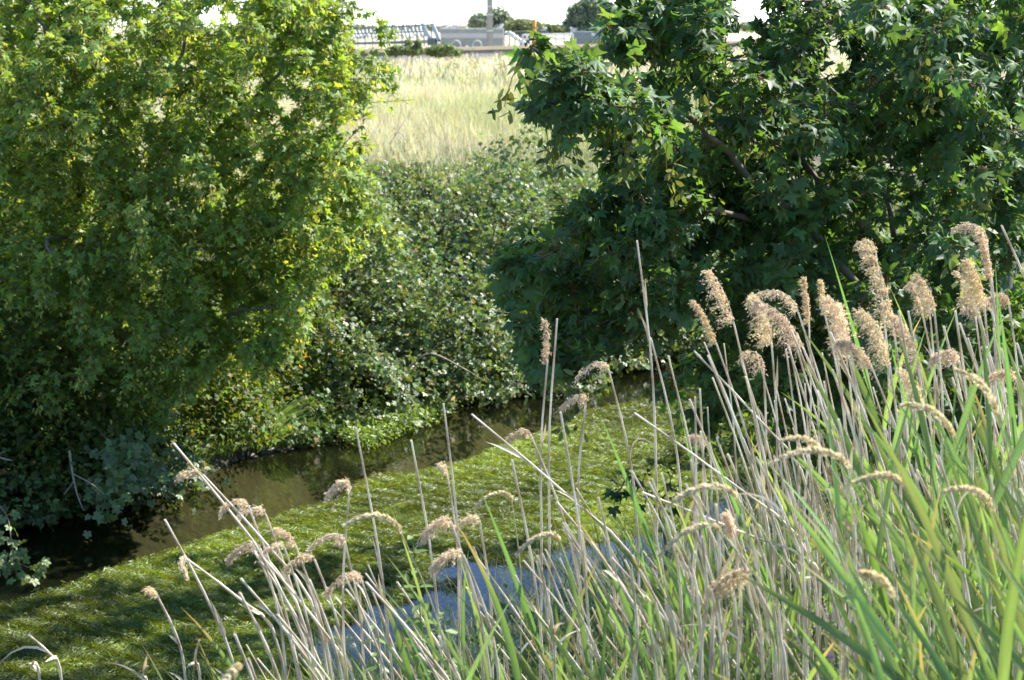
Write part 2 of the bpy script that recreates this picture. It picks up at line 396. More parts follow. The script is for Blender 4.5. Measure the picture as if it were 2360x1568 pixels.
def tree(name, label, base, limbs, clusters, leaf, tpls, lcol, per=(7, 11), nseeds=0, seeds=None, group=None, up=.7, out=.7, petiole=True, lumbl=.35, vis=None, droop=.55, seed_mass=0):
    root = thing(name, base, label, 'tree', group)
    nodes = []; rads = []
    for k, (pts, r0, r1) in enumerate(limbs):
        q = bez(pts, 22)
        q[1:-1] += rng.normal(0, .018, (20, 3)) * min(1, r0 * 25)
        rr = np.linspace(r0, r1, 22) * (1 + rng.normal(0, .06, 22))
        m = MB(); m.tube(q, rr, 9 if r0 > .03 else 6, jit(BARKC, 22, .12, .03))
        m.build('trunk' if k == 0 else 'limb', M_BARK, root)
        nodes.append(q); rads.append(np.linspace(r0, r1, 22))
    NO = np.concatenate(nodes); RA = np.concatenate(rads)
    ctr = NO.mean(0)
    d0 = np.array([np.min(np.linalg.norm(NO - c, axis=1)) for c in clusters])
    order = np.argsort(d0)
    tw = MB(); cr = MB()
    LP, LT, LN, LS, PB = [], [], [], [], []
    ends = []
    b3 = np.asarray(base)
    for ci in order:
        c = clusters[ci]
        dd = np.linalg.norm(NO - c, axis=1) + .35 * np.maximum(0, np.linalg.norm(NO - b3, axis=1) - np.linalg.norm(c - b3))
        j = int(np.argmin(dd)); p0 = NO[j]; ln = np.linalg.norm(c - p0)
        mid = (p0 + c) / 2 + rng.normal(0, .12 * ln, 3) + np.array([0, 0, -.05 * ln])
        q = bez([p0, mid, c], 7)
        r0 = min(RA[j] * .7, .006 + .008 * ln); rr = np.linspace(max(r0, .004), .0022, 7)
        tw.tube(q, rr, 4, jit(np.array([.13, .1, .07]), 7, .1, .03))
        NO = np.concatenate([NO, q[2:]]); RA = np.concatenate([RA, rr[2:]])
        ends.append(c)
        o = nrm(c - p0)
        n = rng.integers(*per); s0 = max(0., 1 - .45 / max(ln, .1))
        I = np.arange(n)
        t = 1 - (1 - s0) * (I // 2) / max(1, n // 2); f = t * 6; a = np.minimum(f.astype(int), 5); pt = q[a] + (q[a + 1] - q[a]) * (f - a)[:, None]
        phi = (I // 2) * 1.57 + (I % 2) * 3.14 + rng.normal(0, .4, n)
        e1 = nrm(np.cross(o, [0, 0, 1.0]) + 1e-6); e2 = np.cross(o, e1)
        side = e1 * np.cos(phi)[:, None] + e2 * np.sin(phi)[:, None]
        pd = nrm(side * .8 + o * .6 + np.array([0, 0, .25]) + rng.normal(0, .2, (n, 3)))
        sz = leaf * U(.6, 1.15, n) * np.where(I < 2, .75, 1)
        pe = pt + pd * (sz * U(.7, 1.5, n))[:, None]
        ax = nrm(pd * .8 + np.array([0, 0, -droop]) * U(.4, 1.6, (n, 1)) + rng.normal(0, lumbl * .6, (n, 3)))
        nn = nrm(np.array([0, 0, up]) + (pd * .5 + o * .5) * out + rng.normal(0, lumbl, (n, 3)))
        LP.append(pe); LT.append(ax); LN.append(nn); LS.append(sz); PB.append(pt)
    LP, LT, LN, LS, PB = map(np.concatenate, (LP, LT, LN, LS, PB))
    M = frames(LT, LN); N = len(LP); wh = rng.integers(0, len(tpls), N)
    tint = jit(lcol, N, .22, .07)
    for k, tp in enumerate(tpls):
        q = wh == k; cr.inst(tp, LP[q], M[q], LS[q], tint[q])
    if petiole:     # slim triangular stalks
        ax = LP + LT * .1 * LS[:, None] - PB; x1 = nrm(np.cross(ax, rand_unit(N))); x2 = nrm(np.cross(ax, x1)); r = .0016
        V = np.stack([PB + x1 * r, PB - .5 * x1 * r + .87 * x2 * r, PB - .5 * x1 * r - .87 * x2 * r], 1)
        V = np.concatenate([V, V + (ax + LT * .0)[:, None]], 1)
        fq = np.array([[0, 1, 4, 3], [1, 2, 5, 4], [2, 0, 3, 5]])
        pc = np.where(U(0, 1, (N, 1)) < .22, np.array([[.28, .09, .04]]), np.array([[.2, .2, .05]])) * U(.7, 1.2, (N, 1))
        cr.add(V.reshape(-1, 3), (fq[None] + 6 * np.arange(N)[:, None, None]).reshape(-1, 4), np.repeat(pc, 6, 0))
    o = tw.build('twig', M_BARK, root); o['kind'] = 'stuff'
    cr.build('crown', M_SYC, root)
    if nseeds:
        E = np.array(ends)
        if vis is not None:
            pp = proj(E); E = E[(pp[:, 0] > 0) & (pp[:, 0] < 2360) & (pp[:, 1] > -20) & (pp[:, 1] < 1000)]
            dep = E[:, 1] + rng.normal(0, .7, len(E)); E = E[np.argsort(dep)]
        if seed_mass:
            ee = E[100:100 + seed_mass]; kk = np.repeat(np.arange(len(ee)), 15); nn_ = len(kk); m = MB()
            pos = ee[kk] + np.stack([rng.normal(0, .022, nn_), rng.normal(0, .022, nn_), -U(.0, .16, nn_)], -1)
            m.inst(OVAL, pos, frames(nrm(rng.normal(0, .6, (nn_, 3)) + [0, 0, -.8]), rand_unit(nn_)), U(.028, .045, nn_), jit((.40, .42, .12), nn_, .2)); o = m.build('seed_mass', M_SYC, root); o['kind'] = 'stuff'
        for k in range(min(nseeds, len(E))):
            ob = bpy.data.objects.new('seed_cluster', seeds[k % 4]); COL.objects.link(ob); ob.parent = root
            ob.location = tuple(E[k] - b3 + rng.normal(0, .05, 3)); ob.rotation_euler = (U(-.25, .25), U(-.25, .25), U(0, 6.28))
            q = U(.95, 1.25) if leaf > .0565 else U(1.2, 1.7); ob.scale = (q, q, q)
    return root

# --- sycamore on the near bank (right)
def limb(*pts): return [P(*p) for p in pts]
RB = np.array([2.15, 9.2, 0.0]); RB[2] = ground(RB[0], RB[1]) - .05
RB_ = tuple(RB)
base_px = (2180, 1080, 9.2)
R_limbs = [
    (np.array([RB_, P(2220, 1050, 9.3), P(2300, 700, 9.4), P(2325, 450, 9.4), P(2330, 150, 9.5), P(2300, -200, 9.5), P(2260, -700, 9.6)]), .07, .03),
    (np.array([RB_, P(2150, 1000, 9.1), P(2010, 710, 8.6), P(1850, 520, 8.2), P(1711, 382, 7.8), P(1623, 298, 7.5), P(1549, 254, 7.3), P(1443, 245, 7.0), P(1343, 212, 6.8), P(1222, 107, 6.6)]), .026, .004),
    (np.array([RB_, P(2170, 1000, 9.2), P(2080, 640, 9.0), P(1900, 420, 8.8), P(1762, 294, 8.6), P(1696, 224, 8.5), P(1600, 90, 8.3), P(1500, 10, 8.2)]), .024, .005),
    (np.array([P(2080, 640, 9.0), P(2000, 330, 8.6), P(1950, 230, 8.4), P(1795, 147, 8.1), P(1656, 136, 7.9), P(1480, 90, 7.7)]), .014, .004),
    (np.array([RB_, P(2120, 1000, 9.0), P(1960, 690, 8.5), P(1759, 520, 8.1), P(1612, 489, 7.8), P(1446, 481, 7.5), P(1330, 530, 7.3), P(1230, 590, 7.2)]), .02, .004),
    (np.array([RB_, P(2100, 1020, 8.9), P(1900, 730, 8.3), P(1650, 640, 7.9), P(1480, 690, 7.6), P(1360, 760, 7.4), P(1260, 830, 7.3)]), .017, .004),
    (np.array([P(2300, 700, 9.4), P(2180, 380, 8.7), P(2100, 200, 8.2), P(2060, 20, 7.9), P(2040, -200, 7.8)]), .02, .006),
    (np.array([P(2325, 450, 9.4), P(2450, 200, 9.6), P(2650, -100, 9.8), P(2800, -500, 10)]), .03, .008),
]
def cl(poly, n, d0, d1, pw=1.):
    q = sample_poly(poly, n); d = d0 + (d1 - d0) * U(0, 1, n) ** pw
    return np.array([P(a, b, c) for (a, b), c in zip(q, d)])
def sprays(poly, n, d0, d1, axis, L, k=6, pw=1., droop=.45):
    st = cl(poly, n, d0, d1, pw); d = st - np.asarray(axis); d[:, 2] *= .35; d = nrm(d + rng.normal(0, .35, d.shape)); d[:, 2] += .15
    out = []
    for p, e in zip(st, d):
        l = L * U(.6, 1.3); t = np.linspace(0, 1, k)[:, None]
        out.append(p + e * t * l + np.array([0, 0, -droop]) * t ** 2 * l + rng.normal(0, .045, (k, 3)))
    return np.concatenate(out)
C = [
    cl([(1215, 100), (1200, 150), (1225, 185), (1210, 245), (1290, 300), (1370, 330), (1560, 330), (1560, 240), (1400, 170), (1290, 120)], 36, 6.5, 7.2),
    cl([(1440, -40), (1400, 60), (1385, 130), (1560, 130), (1700, 80), (1700, -40)], 56, 7.2, 8.8),
    cl([(1560, 60), (1500, 200), (1560, 440), (1800, 470), (1850, 60)], 70, 7.2, 9.2),
    cl([(1780, -40), (1850, 480), (2380, 480), (2380, -40)], 170, 7.5, 10.4),
    sprays([(1850, -40), (1850, 470), (2380, 470), (2380, -40)], 34, 7.3, 9.6, (2.3, 9.3, 3.4), .5, 5),
    cl([(1300, 490), (1165, 575), (1140, 640), (1185, 730), (1190, 800), (1210, 860), (1300, 860), (1400, 840), (1480, 740), (1600, 700), (1600, 500), (1480, 450)], 165, 7.0, 8.6),
    cl([(1600, 490), (1600, 700), (1690, 900), (1760, 1000), (2380, 1000), (2380, 470), (1850, 470)], 190, 7.6, 10.4),
    sprays([(1640, 500), (1700, 760), (1850, 960), (2380, 960), (2380, 500)], 34, 7.4, 9.4, (2.3, 9.3, 3.0), .5, 5),
    cl([(1540, 330), (1540, 620), (1820, 620), (1820, 330)], 55, 7.6, 9.0),
    cl([(2150, 250), (2150, 520), (2380, 520), (2380, 250)], 26, 8.0, 9.6),
    cl([(1640, 840), (1650, 960), (1720, 1000), (1720, 850)], 4, 7.9, 8.2),
    cl([(1400, 290), (1400, 380), (1400, 470), (1600, 500), (1600, 330)], 40, 7.1, 8.4),
    np.stack([U(.7, 3.8, 75), U(8.0, 10.8, 75), U(4.3, 6.6, 75)], -1),
    np.stack([U(2.5, 4.4, 26), U(8.6, 11.5, 26), U(1.8, 5.5, 26)], -1),
]
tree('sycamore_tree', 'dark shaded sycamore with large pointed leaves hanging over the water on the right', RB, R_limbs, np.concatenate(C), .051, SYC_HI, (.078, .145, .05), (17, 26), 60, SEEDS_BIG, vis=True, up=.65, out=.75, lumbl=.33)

b_ = P(1530, 1300, 8.3); b_[2] = ground(b_[0], b_[1]) - .03
tree('sycamore_sapling', 'young sycamore sapling with dark leaves by the water, half hidden by the reed stems', b_, [(np.array([b_, P(1530, 1230, 8.3), P(1490, 1130, 8.2), P(1430, 1075, 8.1)]), .008, .003)], cl([(1385, 1050), (1400, 1130), (1500, 1210), (1600, 1210), (1560, 1060), (1450, 1040)], 9, 7.9, 8.5), .05, SYC_HI, (.036, .086, .040), (4, 7))
# --- taller tree further along the near bank, behind the first
TB = np.array([4.3, 15.4, 0.0]); TB[2] = ground(TB[0], TB[1]) - .05
T_limbs = [(np.array([TB, TB + [.1, 0, 2], TB + [0, .2, 4.2], TB + [.1, .1, 6.5]]), .1, .03),
           (np.array([TB + [.1, 0, 2], TB + [-1, -.3, 3.6], TB + [-2, -.5, 5]]), .05, .012),
           (np.array([TB + [0, .2, 3], TB + [1.1, .5, 4.6], TB + [1.6, .7, 6]]), .045, .012),
           (np.array([TB + [.1, 0, 1.4], TB + [-.9, -.8, 2.4], TB + [-1.7, -1.2, 3.2]]), .03, .008)]
q = rand_unit(460) * U(.2, 1, (460, 1)) ** .5 * np.array([2.0, 2.0, 2.2]) + TB + [-.5, 0, 5.7]
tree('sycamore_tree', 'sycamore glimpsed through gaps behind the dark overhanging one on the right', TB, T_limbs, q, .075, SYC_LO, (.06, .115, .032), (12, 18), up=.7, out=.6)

# --- sycamore on the far bank (left)
LB = np.array([-3.5, 17.2, 0.0]); LB[2] = ground(LB[0], LB[1]) - .1
L_limbs = [
    (np.array([LB, P(285, 800, 17.2), P(290, 560, 17.1), P(300, 380, 17.1), P(312, 250, 17.0), P(345, 120, 17.0), P(400, -100, 17.0), P(430, -500, 17)]), .10, .03),
    (np.array([P(290, 620, 17.1), P(380, 430, 16.8), P(441, 349, 16.6), P(514, 283, 16.4), P(588, 217, 16.2), P(700, 110, 16), P(790, 20, 15.9)]), .034, .008),
    (np.array([P(295, 500, 17.1), P(385, 290, 16.9), P(394, 220, 16.9), P(440, 60, 16.8), P(600, -200, 16.8)]), .032, .01),
    (np.array([P(288, 760, 17.2), P(430, 640, 16.5), P(560, 560, 16), P(690, 430, 15.6), P(810, 340, 15.4)]), .026, .006),
    (np.array([P(286, 800, 17.2), P(420, 760, 16.2), P(540, 720, 15.6), P(660, 700, 15.3)]), .03, .008),
    (np.array([P(300, 380, 17.1), P(200, 180, 16.4), P(100, 60, 16), P(20, -100, 15.8)]), .03, .01),
    (np.array([P(288, 700, 17.1), P(180, 560, 16), P(110, 560, 15.2), P(130, 610, 14.8)]), .03, .006),
]
def clumpy(q):
    f = noise(q[:, 0] * 1.5, q[:, 1] * 1.5, q[:, 2] * 1.7, 1.6); return q[f + rng.normal(0, .25, len(q)) > -.5]
POLL = [(-60, -40), (800, -40), (835, 60), (800, 150), (820, 230), (780, 300), (850, 330), (865, 420), (780, 500), (700, 560), (560, 560), (300, 460), (-60, 430)]
q1 = np.concatenate([cl(POLL, 1150, 14.9, 18.4), sprays([(-60, -60), (740, -60), (760, 60), (730, 220), (770, 330), (790, 420), (700, 500), (420, 520), (-60, 430)], 185, 14.9, 17.6, (-3.6, 17.3, 3.2), .75)])
q2 = cl([(330, 480), (800, 520), (730, 640), (700, 760), (610, 860), (470, 850), (400, 700)], 380, 14.7, 16.8)
q3 = cl([(80, 580), (100, 680), (190, 660), (190, 600)], 16, 14.5, 15)
q3c = cl([(-60, 560), (-60, 980), (380, 980), (560, 800), (420, 560)], 250, 14.6, 16.6)
q3d = cl([(560, 560), (860, 430), (880, 520), (760, 640), (680, 800), (590, 880)], 90, 14.9, 16.2)
q3b = cl([(-40, 450), (-40, 700), (300, 700), (330, 480)], 150, 15.0, 17.5)
q4 = np.stack([U(-7.2, -1.9, 700), U(16.2, 19.6, 700), U(4.35, 7.4, 700)], -1)
q4 = q4[(np.abs(q4[:, 0] + 4) / 3.0) ** 2 + ((q4[:, 2] - 4.2) / 3.8) ** 2 < 1]
q5 = cl([(790, 60), (850, 60), (860, 20), (830, 0)], 4, 15.8, 16.1)
q6 = cl([(800, 190), (850, 210), (840, 240), (790, 240)], 5, 15.5, 15.9)
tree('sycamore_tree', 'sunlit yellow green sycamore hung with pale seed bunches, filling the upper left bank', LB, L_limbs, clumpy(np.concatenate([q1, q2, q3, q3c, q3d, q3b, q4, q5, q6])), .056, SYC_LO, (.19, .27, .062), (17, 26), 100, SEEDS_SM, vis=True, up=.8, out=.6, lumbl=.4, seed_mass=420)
# second multi-stemmed tree behind it, further left
SB = np.array([-5.9, 19.6, 0.0]); SB[2] = ground(SB[0], SB[1]) - .1
S_limbs = [(np.array([SB, P(145, 520, 19.6), P(125, 342, 19.4), P(99, 275, 19.3), P(70, 120, 19.3), P(60, -200, 19.3)]), .10, .03),
           (np.array([P(140, 480, 19.6), P(150, 300, 19.3), P(160, 100, 19), P(95, 20, 18.8)]), .05, .02),
           (np.array([P(145, 520, 19.6), P(20, 350, 19.4), P(-80, 150, 19.4)]), .05, .02)]
q = np.concatenate([cl([(-200, -40), (240, -40), (260, 250), (260, 520), (-200, 560)], 280, 18.6, 21), np.stack([U(-9, -4.6, 120), U(18.5, 21.5, 120), U(4.4, 7.5, 120)], -1)])
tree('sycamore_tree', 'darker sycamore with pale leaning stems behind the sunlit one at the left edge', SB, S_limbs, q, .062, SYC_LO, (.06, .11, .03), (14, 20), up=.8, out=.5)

# ------------------------------------------------------------------ bramble thicket: one bush per mound
def on_bank(px, py, lift=.0):
    """where the sight line meets the far bank (raised by lift)"""
    d = ray(px, py); t = np.linspace(11, 60, 1200)
    p = CAM + d[None] * (t / d[1])[:, None]
    h = ground(p[:, 0], p[:, 1]) + lift; u, v = uv_of(p[:, 0], p[:, 1])
    k = np.argmax((p[:, 2] < h) & (v > 0.0)); return p[k]
def bush(name, label, px, py, R, H, n, lcol, leaf=.06, fl=40, group='bramble bushes along the far bank', cat='bramble', tpl=(TRI, FIVE), canes=3, squash=1., flc=(.52, .42, .45), mat=None):
    c = on_bank(px, py, H * .5)
    c[2] = ground(c[0], c[1]) - .02
    root = thing(name, c, label, cat, group)
    d = rand_unit(int(n * 1.5)); d[:, 2] = np.abs(d[:, 2]) * 1.1 - .12; d = nrm(d)
    ph = U(0, 50)
    lump = 1 + .44 * noise(d[:, 0] + ph, d[:, 1], d[:, 2], 2.2) + .16 * noise(d[:, 0] - ph, d[:, 1], d[:, 2], 5.5)
    rad = lump * np.clip(1 - np.abs(rng.normal(0, .13, len(d))), .45, 1.03)
    pos = c + d * rad[:, None] * np.array([R, R * squash, H])
    gz = ground(pos[:, 0], pos[:, 1]); q = pos[:, 2] > np.maximum(gz + .02, .03)
    pos, d = pos[q][:n], d[q][:n]; N = len(pos)
    nn = nrm(d * .55 + np.array([0, 0, .55]) + rng.normal(0, .42, (N, 3))); tt = nrm(d * .5 + rng.normal(0, .6, (N, 3)) + [0, 0, -.25])
    m = MB(); Mx = frames(tt, nn); wh = rng.integers(0, len(tpl), N); tn = jit(lcol, N, .25, .09)
    old = U(0, 1, N) < .03; tn[old] = jit((.28, .2, .06), old.sum(), .2)
    for k, tp in enumerate(tpl):
        s = wh == k; m.inst(tp, pos[s], Mx[s], U(.7, 1.2, s.sum()) * leaf, tn[s])
    m.build('foliage', mat or M_BRAM, root)
    if fl:
        k = rng.integers(0, N, fl); kk = d[k, 2] > .1; k = k[kk]
        # little sprays of a few blossoms
        k = np.repeat(k, 3); p = pos[k] + d[k] * .04 + rng.normal(0, .035, (len(k), 3))
        m = MB(); m.inst(STAR, p, frames(rand_unit(len(p)), nrm(d[k] + [0, 0, .5] + rng.normal(0, .3, (len(k), 3)))), U(.010, .017, len(p)), jit(flc, len(p), .12, .04))
        o = m.build('blossom', M_FLOWER, root); o['kind'] = 'stuff'
    for k in range(canes):
        a = U(0, 6.28); e = np.array([math.cos(a) * R, math.sin(a) * R * squash, 0]); m = MB()
        p0 = c.copy(); p1 = c + e * .6 + [0, 0, H * U(.9, 1.15)]; p2 = c + e * U(1.0, 1.2) + [0, 0, H * U(.35, .8)]
        m.tube(bez([p0, p1, p2], 9), np.linspace(.004, .002, 9), 4, jit((.12, .09, .06), 9, .1)); m.build('cane', M_BARK, root)
    return root
LIT = (.165, .22, .095); SHD = (.06, .105, .04)
BUSHES = [
    (930, 395, 1.0, .28, 'low bramble bush at the field edge just right of the sunlit sycamore'),
    (1065, 400, 1.1, .22, 'flowery bramble bush at the field edge, middle of the top row'),
    (1210, 395, 1.2, .3, 'flowery bramble bush at the field edge below the tip of the right sycamore branch'),
    (1400, 420, 1.4, .26, 'bramble bush at the field edge seen behind the right sycamore leaves'),
    (1600, 415, 1.6, .4, 'bramble bush at the field edge mostly hidden by the right sycamore'),
    (890, 500, .9, 1.1, 'rounded bramble bush below the field edge beside the sunlit sycamore'),
    (1040, 440, .8, .5, 'bramble bush above the deep dark hollow in the thicket'),
    (1200, 520, .95, 1.6, 'bright bramble bush left of the lower sycamore boughs, high on the bank'),
    (1330, 570, 1.2, 1.1, 'bramble bush half hidden by the lower boughs of the right sycamore'),
    (815, 650, .75, 1.25, 'bright bramble bush at the right foot of the sunlit sycamore, mid bank'),
    (1000, 690, .5, .3, 'shadowed bramble bush inside the dark hollow of the thicket'),
    (1165, 690, .75, 1.4, 'bramble bush mid bank left of the hanging sycamore leaves'),
    (890, 750, .75, 1.1, 'bushy bright bramble low on the bank above the watercress patch'),
    (1040, 790, .7, .75, 'bramble bush with bare twigs low on the bank in the middle'),
    (1180, 790, .8, .95, 'bramble bush at the waterside behind the hanging sycamore leaves'),
    (770, 810, .65, .95, 'bramble bush beside the tall grass tuft by the water'),
    (950, 840, .45, .5, 'small bramble bush directly above the watercress patch'),
    (1330, 720, 1.2, .6, 'waterside bramble behind the lowest sycamore boughs'),
    (1480, 700, 1.3, .7, 'bramble bush at the far bend of the river'),
    (1650, 690, 1.5, .8, 'bramble bush beyond the tall reeds at the far bend'),
]
BUSHES += [(960, 345, .8, .16, 'flat bramble patch creeping into the field below the leaning stalk'), (1090, 352, .9, .15, 'flat bramble patch creeping into the field left of the sycamore tip'), (1240, 350, .8, .18, 'flat bramble patch creeping into the field under the sycamore tip'), (880, 440, .6, .35, 'small bramble tucked against the right edge of the sunlit sycamore'), (1290, 450, .7, .5, 'bramble clump between the upper and lower sycamore boughs')]
for px, py, R, H, lb in BUSHES:
    bush('bramble_bush', lb, px, py, R, H, int(3500 * R * (R + H)), LIT, fl=int(75 * R * R) if py < 600 else 22)
SB_ = [
    (660, 740, .9, .6, 'bramble bush under the right side of the sunlit sycamore'),
    (560, 830, .8, .7, 'shaded bramble bush under the sycamore above the grass tuft'),
    (430, 880, .9, .7, 'dark bramble bush under the middle of the sunlit sycamore'),
    (300, 870, .9, .8, 'very dark bramble bush at the foot of the sunlit sycamore trunk'),
    (120, 870, 1.0, .9, 'dark bramble bush under the crown at the left edge'),
    (-40, 930, .9, .9, 'dark bramble bush cut by the left picture edge'),
    (170, 965, .7, .6, 'broad leaved bramble bush above the dead branch at lower left'),
    (330, 965, .6, .45, 'low dark bramble bush between the bramble spray and the muddy edge'),
    (470, 950, .45, .32, 'low bramble bush above the muddy edge left of the grass tuft'),
    (60, 1050, .6, .45, 'low bramble bush beside the big dock leaves'),
    (720, 890, .35, .4, 'small bramble bush right of the grass tuft by the water'),
    (150, 700, 1.3, 1.1, 'tall dark thicket bush deep under the left trees'),
    (380, 700, 1.2, 1.0, 'dark thicket bush behind the sunlit sycamore trunk'),
    (-60, 640, 1.4, 1.3, 'tall dark bush behind the stems at the left edge'),
    (-330, 900, 1.2, 1.0, 'bramble bush just outside the left picture edge, low'), (-380, 700, 1.4, 1.2, 'bramble bush just outside the left picture edge, higher up the bank'), (-620, 1000, 1.2, .9, 'bramble bush further outside the left picture edge'),
    (560, 640, 1.1, .8, 'thicket bush right of the sunlit sycamore trunk'),
]
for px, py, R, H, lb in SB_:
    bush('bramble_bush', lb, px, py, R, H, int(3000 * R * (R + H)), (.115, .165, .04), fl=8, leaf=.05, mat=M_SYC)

for k in range(25):
    u = -3.2 + k * .72 + U(-.15, .15); a, b = xy_of(u, U(.5, .7) if u < 1.2 else U(.2, .5)); p = proj(np.array([a, b, .1]))
    mud = 380 < p[0] < 680
    if 430 < p[0] < 680 or 800 < p[0] < 1040: continue
    bush('bramble_bush', 'low bramble in the fringe that overhangs the far water edge', p[0], p[1], U(.42, .6) * (.6 if mud else 1), U(.3, .5) * (.6 if mud else 1), 450 if mud else 1100, LIT if p[0] > 700 else (.105, .16, .05), fl=5, canes=2, group='low fringe brambles at the far water edge')
# sunlit bramble sprays hanging over the water, low left
def spray(name, label, pts, n, leaf, lcol, wood=(.2, .15, .1), tpl=FIVE, tipw=1.):
    p = np.array(pts); root = thing(name, p[0], label, 'bramble', 'bramble sprays hanging over the water')
    q = bez(p, 16); m = MB(); m.tube(q, np.linspace(.007, .003, 16), 5, wood); m.build('cane', M_BARK, root)
    t = U(.25, 1, n) ** tipw; i = (t * 15).astype(int); off = rng.normal(0, .09, (n, 3)); pos = q[i] + off
    pos[:, 2] = np.maximum(pos[:, 2], .03)
    m = MB(); nn = nrm(np.array([.3, -.5, .7]) + rng.normal(0, .4, (n, 3))); tt = nrm(off * 6 + [0, -.2, -.5] + rng.normal(0, .4, (n, 3)))
    m.inst(tpl, pos, frames(tt, nn), U(.7, 1.2, n) * leaf, jit(lcol, n, .2)); m.build('foliage', M_BRAM, root)
    return root
spray('bramble_spray', 'pale sunlit bramble spray trailing to the water right of the dead branch', [P(200, 960, 15.6), P(250, 1020, 15.1), P(275, 1075, 14.8), P(250, 1130, 14.6), P(235, 1180, 14.5)], 130, .08, (.16, .23, .09))
spray('bramble_spray', 'second sunlit bramble spray just right of the trailing one', [P(260, 980, 15.5), P(300, 1040, 15.1), P(320, 1080, 15.0), P(345, 1100, 14.9)], 90, .075, (.14, .2, .08))
spray('bramble_spray', 'pale leafy spray dipping into the river at the left picture edge', [P(-60, 1120, 13.9), P(10, 1180, 13.7), P(25, 1240, 13.6), P(35, 1290, 13.55), P(75, 1312, 13.5)], 60, .085, (.17, .24, .08))
spray('bramble_spray', 'small pale spray at the muddy edge beside the stones', [P(370, 1000, 15.9), P(400, 1050, 15.6), P(420, 1075, 15.5), P(385, 1100, 15.4)], 70, .07, (.15, .2, .09))
# dead branch
def dead(label, paths):
    b = np.array(paths[0][0]); root = thing('dead_branch', b, label, 'branch')
    for k, pth in enumerate(paths):
        m = MB(); m.tube(bez(pth, 12), np.linspace(.011, .003, 12) * (1 if k == 0 else .6), 5, jit((.33, .27, .2), 12, .1)); m.build('branch' if k == 0 else 'twig', M_BARK, root)
dead('bare grey dead branch reaching down into the water at lower left', [[P(160, 1040, 14.8), P(168, 1095, 14.6), P(178, 1140, 14.5), P(193, 1178, 14.4)], [P(170, 1110, 14.6), P(155, 1130, 14.5), P(147, 1140, 14.4)], [P(168, 1092, 14.6), P(210, 1115, 14.5), P(240, 1140, 14.4)]])
dead('thin bare twigs crossing the low bramble in the middle of the far bank', [[P(940, 850, 19.0), P(990, 815, 19.0), P(1060, 845, 19.1), P(1120, 880, 19.2)], [P(990, 815, 19.0), P(1010, 795, 19.0), P(1040, 780, 19.0)], [P(1060, 845, 19.1), P(1040, 880, 19.1)]])
dead('grey twig poking in from the left picture edge over the dark bramble', [[P(-30, 1045, 14.2), P(10, 1058, 14.1), P(28, 1062, 14.1)], [P(-10, 1050, 14.2), P(12, 1040, 14.1)]])

# dock plant
def blade_leaf(m, p0, d, length, width, bend, tint, seg=8, fold=.25, nref=None, tw=0.):
    """long ribbon leaf bending over; three vertices across"""
    d = nrm(np.asarray(d, float)); t = np.linspace(0, 1, seg + 1)
    pts = [np.asarray(p0, float)]; dirs = []
    cur = d.copy()
    for k in range(seg):
        dirs.append(cur); pts.append(pts[-1] + cur * length / seg)
        cur = nrm(cur + np.asarray(bend) / seg)
    dirs.append(cur); pts = np.array(pts); dirs = np.array(dirs)
    nref = np.array([.3, -1, .4]) if nref is None else np.asarray(nref, float)
    s = nrm(np.cross(dirs, nref)); nn = np.cross(s, dirs)
    a = tw * t; s2 = s * np.cos(a)[:, None] + nn * np.sin(a)[:, None]; n2 = np.cross(s2, dirs)
    w = width * .5 * np.clip(np.minimum((t + .06) * 5, 1) * (1 - t ** 2.2), .02, 1)
    V = np.stack([pts - s2 * w[:, None] + n2 * (w * fold)[:, None], pts, pts + s2 * w[:, None] + n2 * (w * fold)[:, None]], 1).reshape(-1, 3)
    i = np.arange(seg)[:, None] * 3 + np.arange(2)[None]
    tt_ = np.repeat(np.broadcast_to(np.asarray(tint, float), (seg + 1, 3)), 3, 0) * np.tile([.9, 1.2, 1.0], seg + 1)[:, None] * (1 + rng.normal(0, .07, (3 * seg + 3, 1)))
    if U(0, 1) < .45:
        k_ = np.repeat(np.clip((t - U(.6, .9)) * 6, 0, 1), 3)[:, None]; tt_ = tt_ * (1 - k_) + np.array([.36, .28, .13]) * k_
    m.add(V, np.stack([i, i + 1, i + 4, i + 3], -1).reshape(-1, 4), tt_)
p = on_bank(70, 1180, .1); root = thing('dock_plant', p, 'dock with two long broad dark leaves at the lower left water edge', 'plant')
for tip, wdt in (((132, 1108), .1), ((35, 1150), .07), ((100, 1150), .08)):
    m = MB(); T = P(*tip, p[1] - .3); blade_leaf(m, p, T - p + [0, 0, .1], np.linalg.norm(T - p) * 1.05, wdt, [0, 0, -.5], (.05, .12, .045)); m.build('leaf', M_BRAM, root)

# grass tufts on the far water edge
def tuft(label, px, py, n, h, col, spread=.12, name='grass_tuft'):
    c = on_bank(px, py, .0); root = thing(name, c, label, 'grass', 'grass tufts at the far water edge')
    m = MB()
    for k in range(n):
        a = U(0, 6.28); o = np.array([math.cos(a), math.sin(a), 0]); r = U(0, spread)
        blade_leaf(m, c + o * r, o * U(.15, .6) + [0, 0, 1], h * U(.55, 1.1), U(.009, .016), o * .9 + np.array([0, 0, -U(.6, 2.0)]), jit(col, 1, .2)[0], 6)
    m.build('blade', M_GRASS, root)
tuft('tall bright grass tuft arching over the water beside the muddy edge', 592, 1034, 200, .68, (.22, .32, .08), .22)
tuft('shorter grass tuft left of the tall one above the stones', 505, 1052, 80, .4, (.15, .22, .05), .15)
tuft('feathery pale green tuft right of the tall grass by the water', 745, 996, 80, .42, (.14, .22, .07), .12)
tuft('low green tuft hiding the mud at the right end of the stones', 690, 1013, 110, .4, (.18, .27, .07), .2)
tuft('low green tuft at the left end of the stones', 440, 1068, 80, .35, (.17, .25, .07), .18)
tuft('short tuft between the stones and the tall tuft', 640, 1024, 90, .36, (.2, .3, .08), .18)
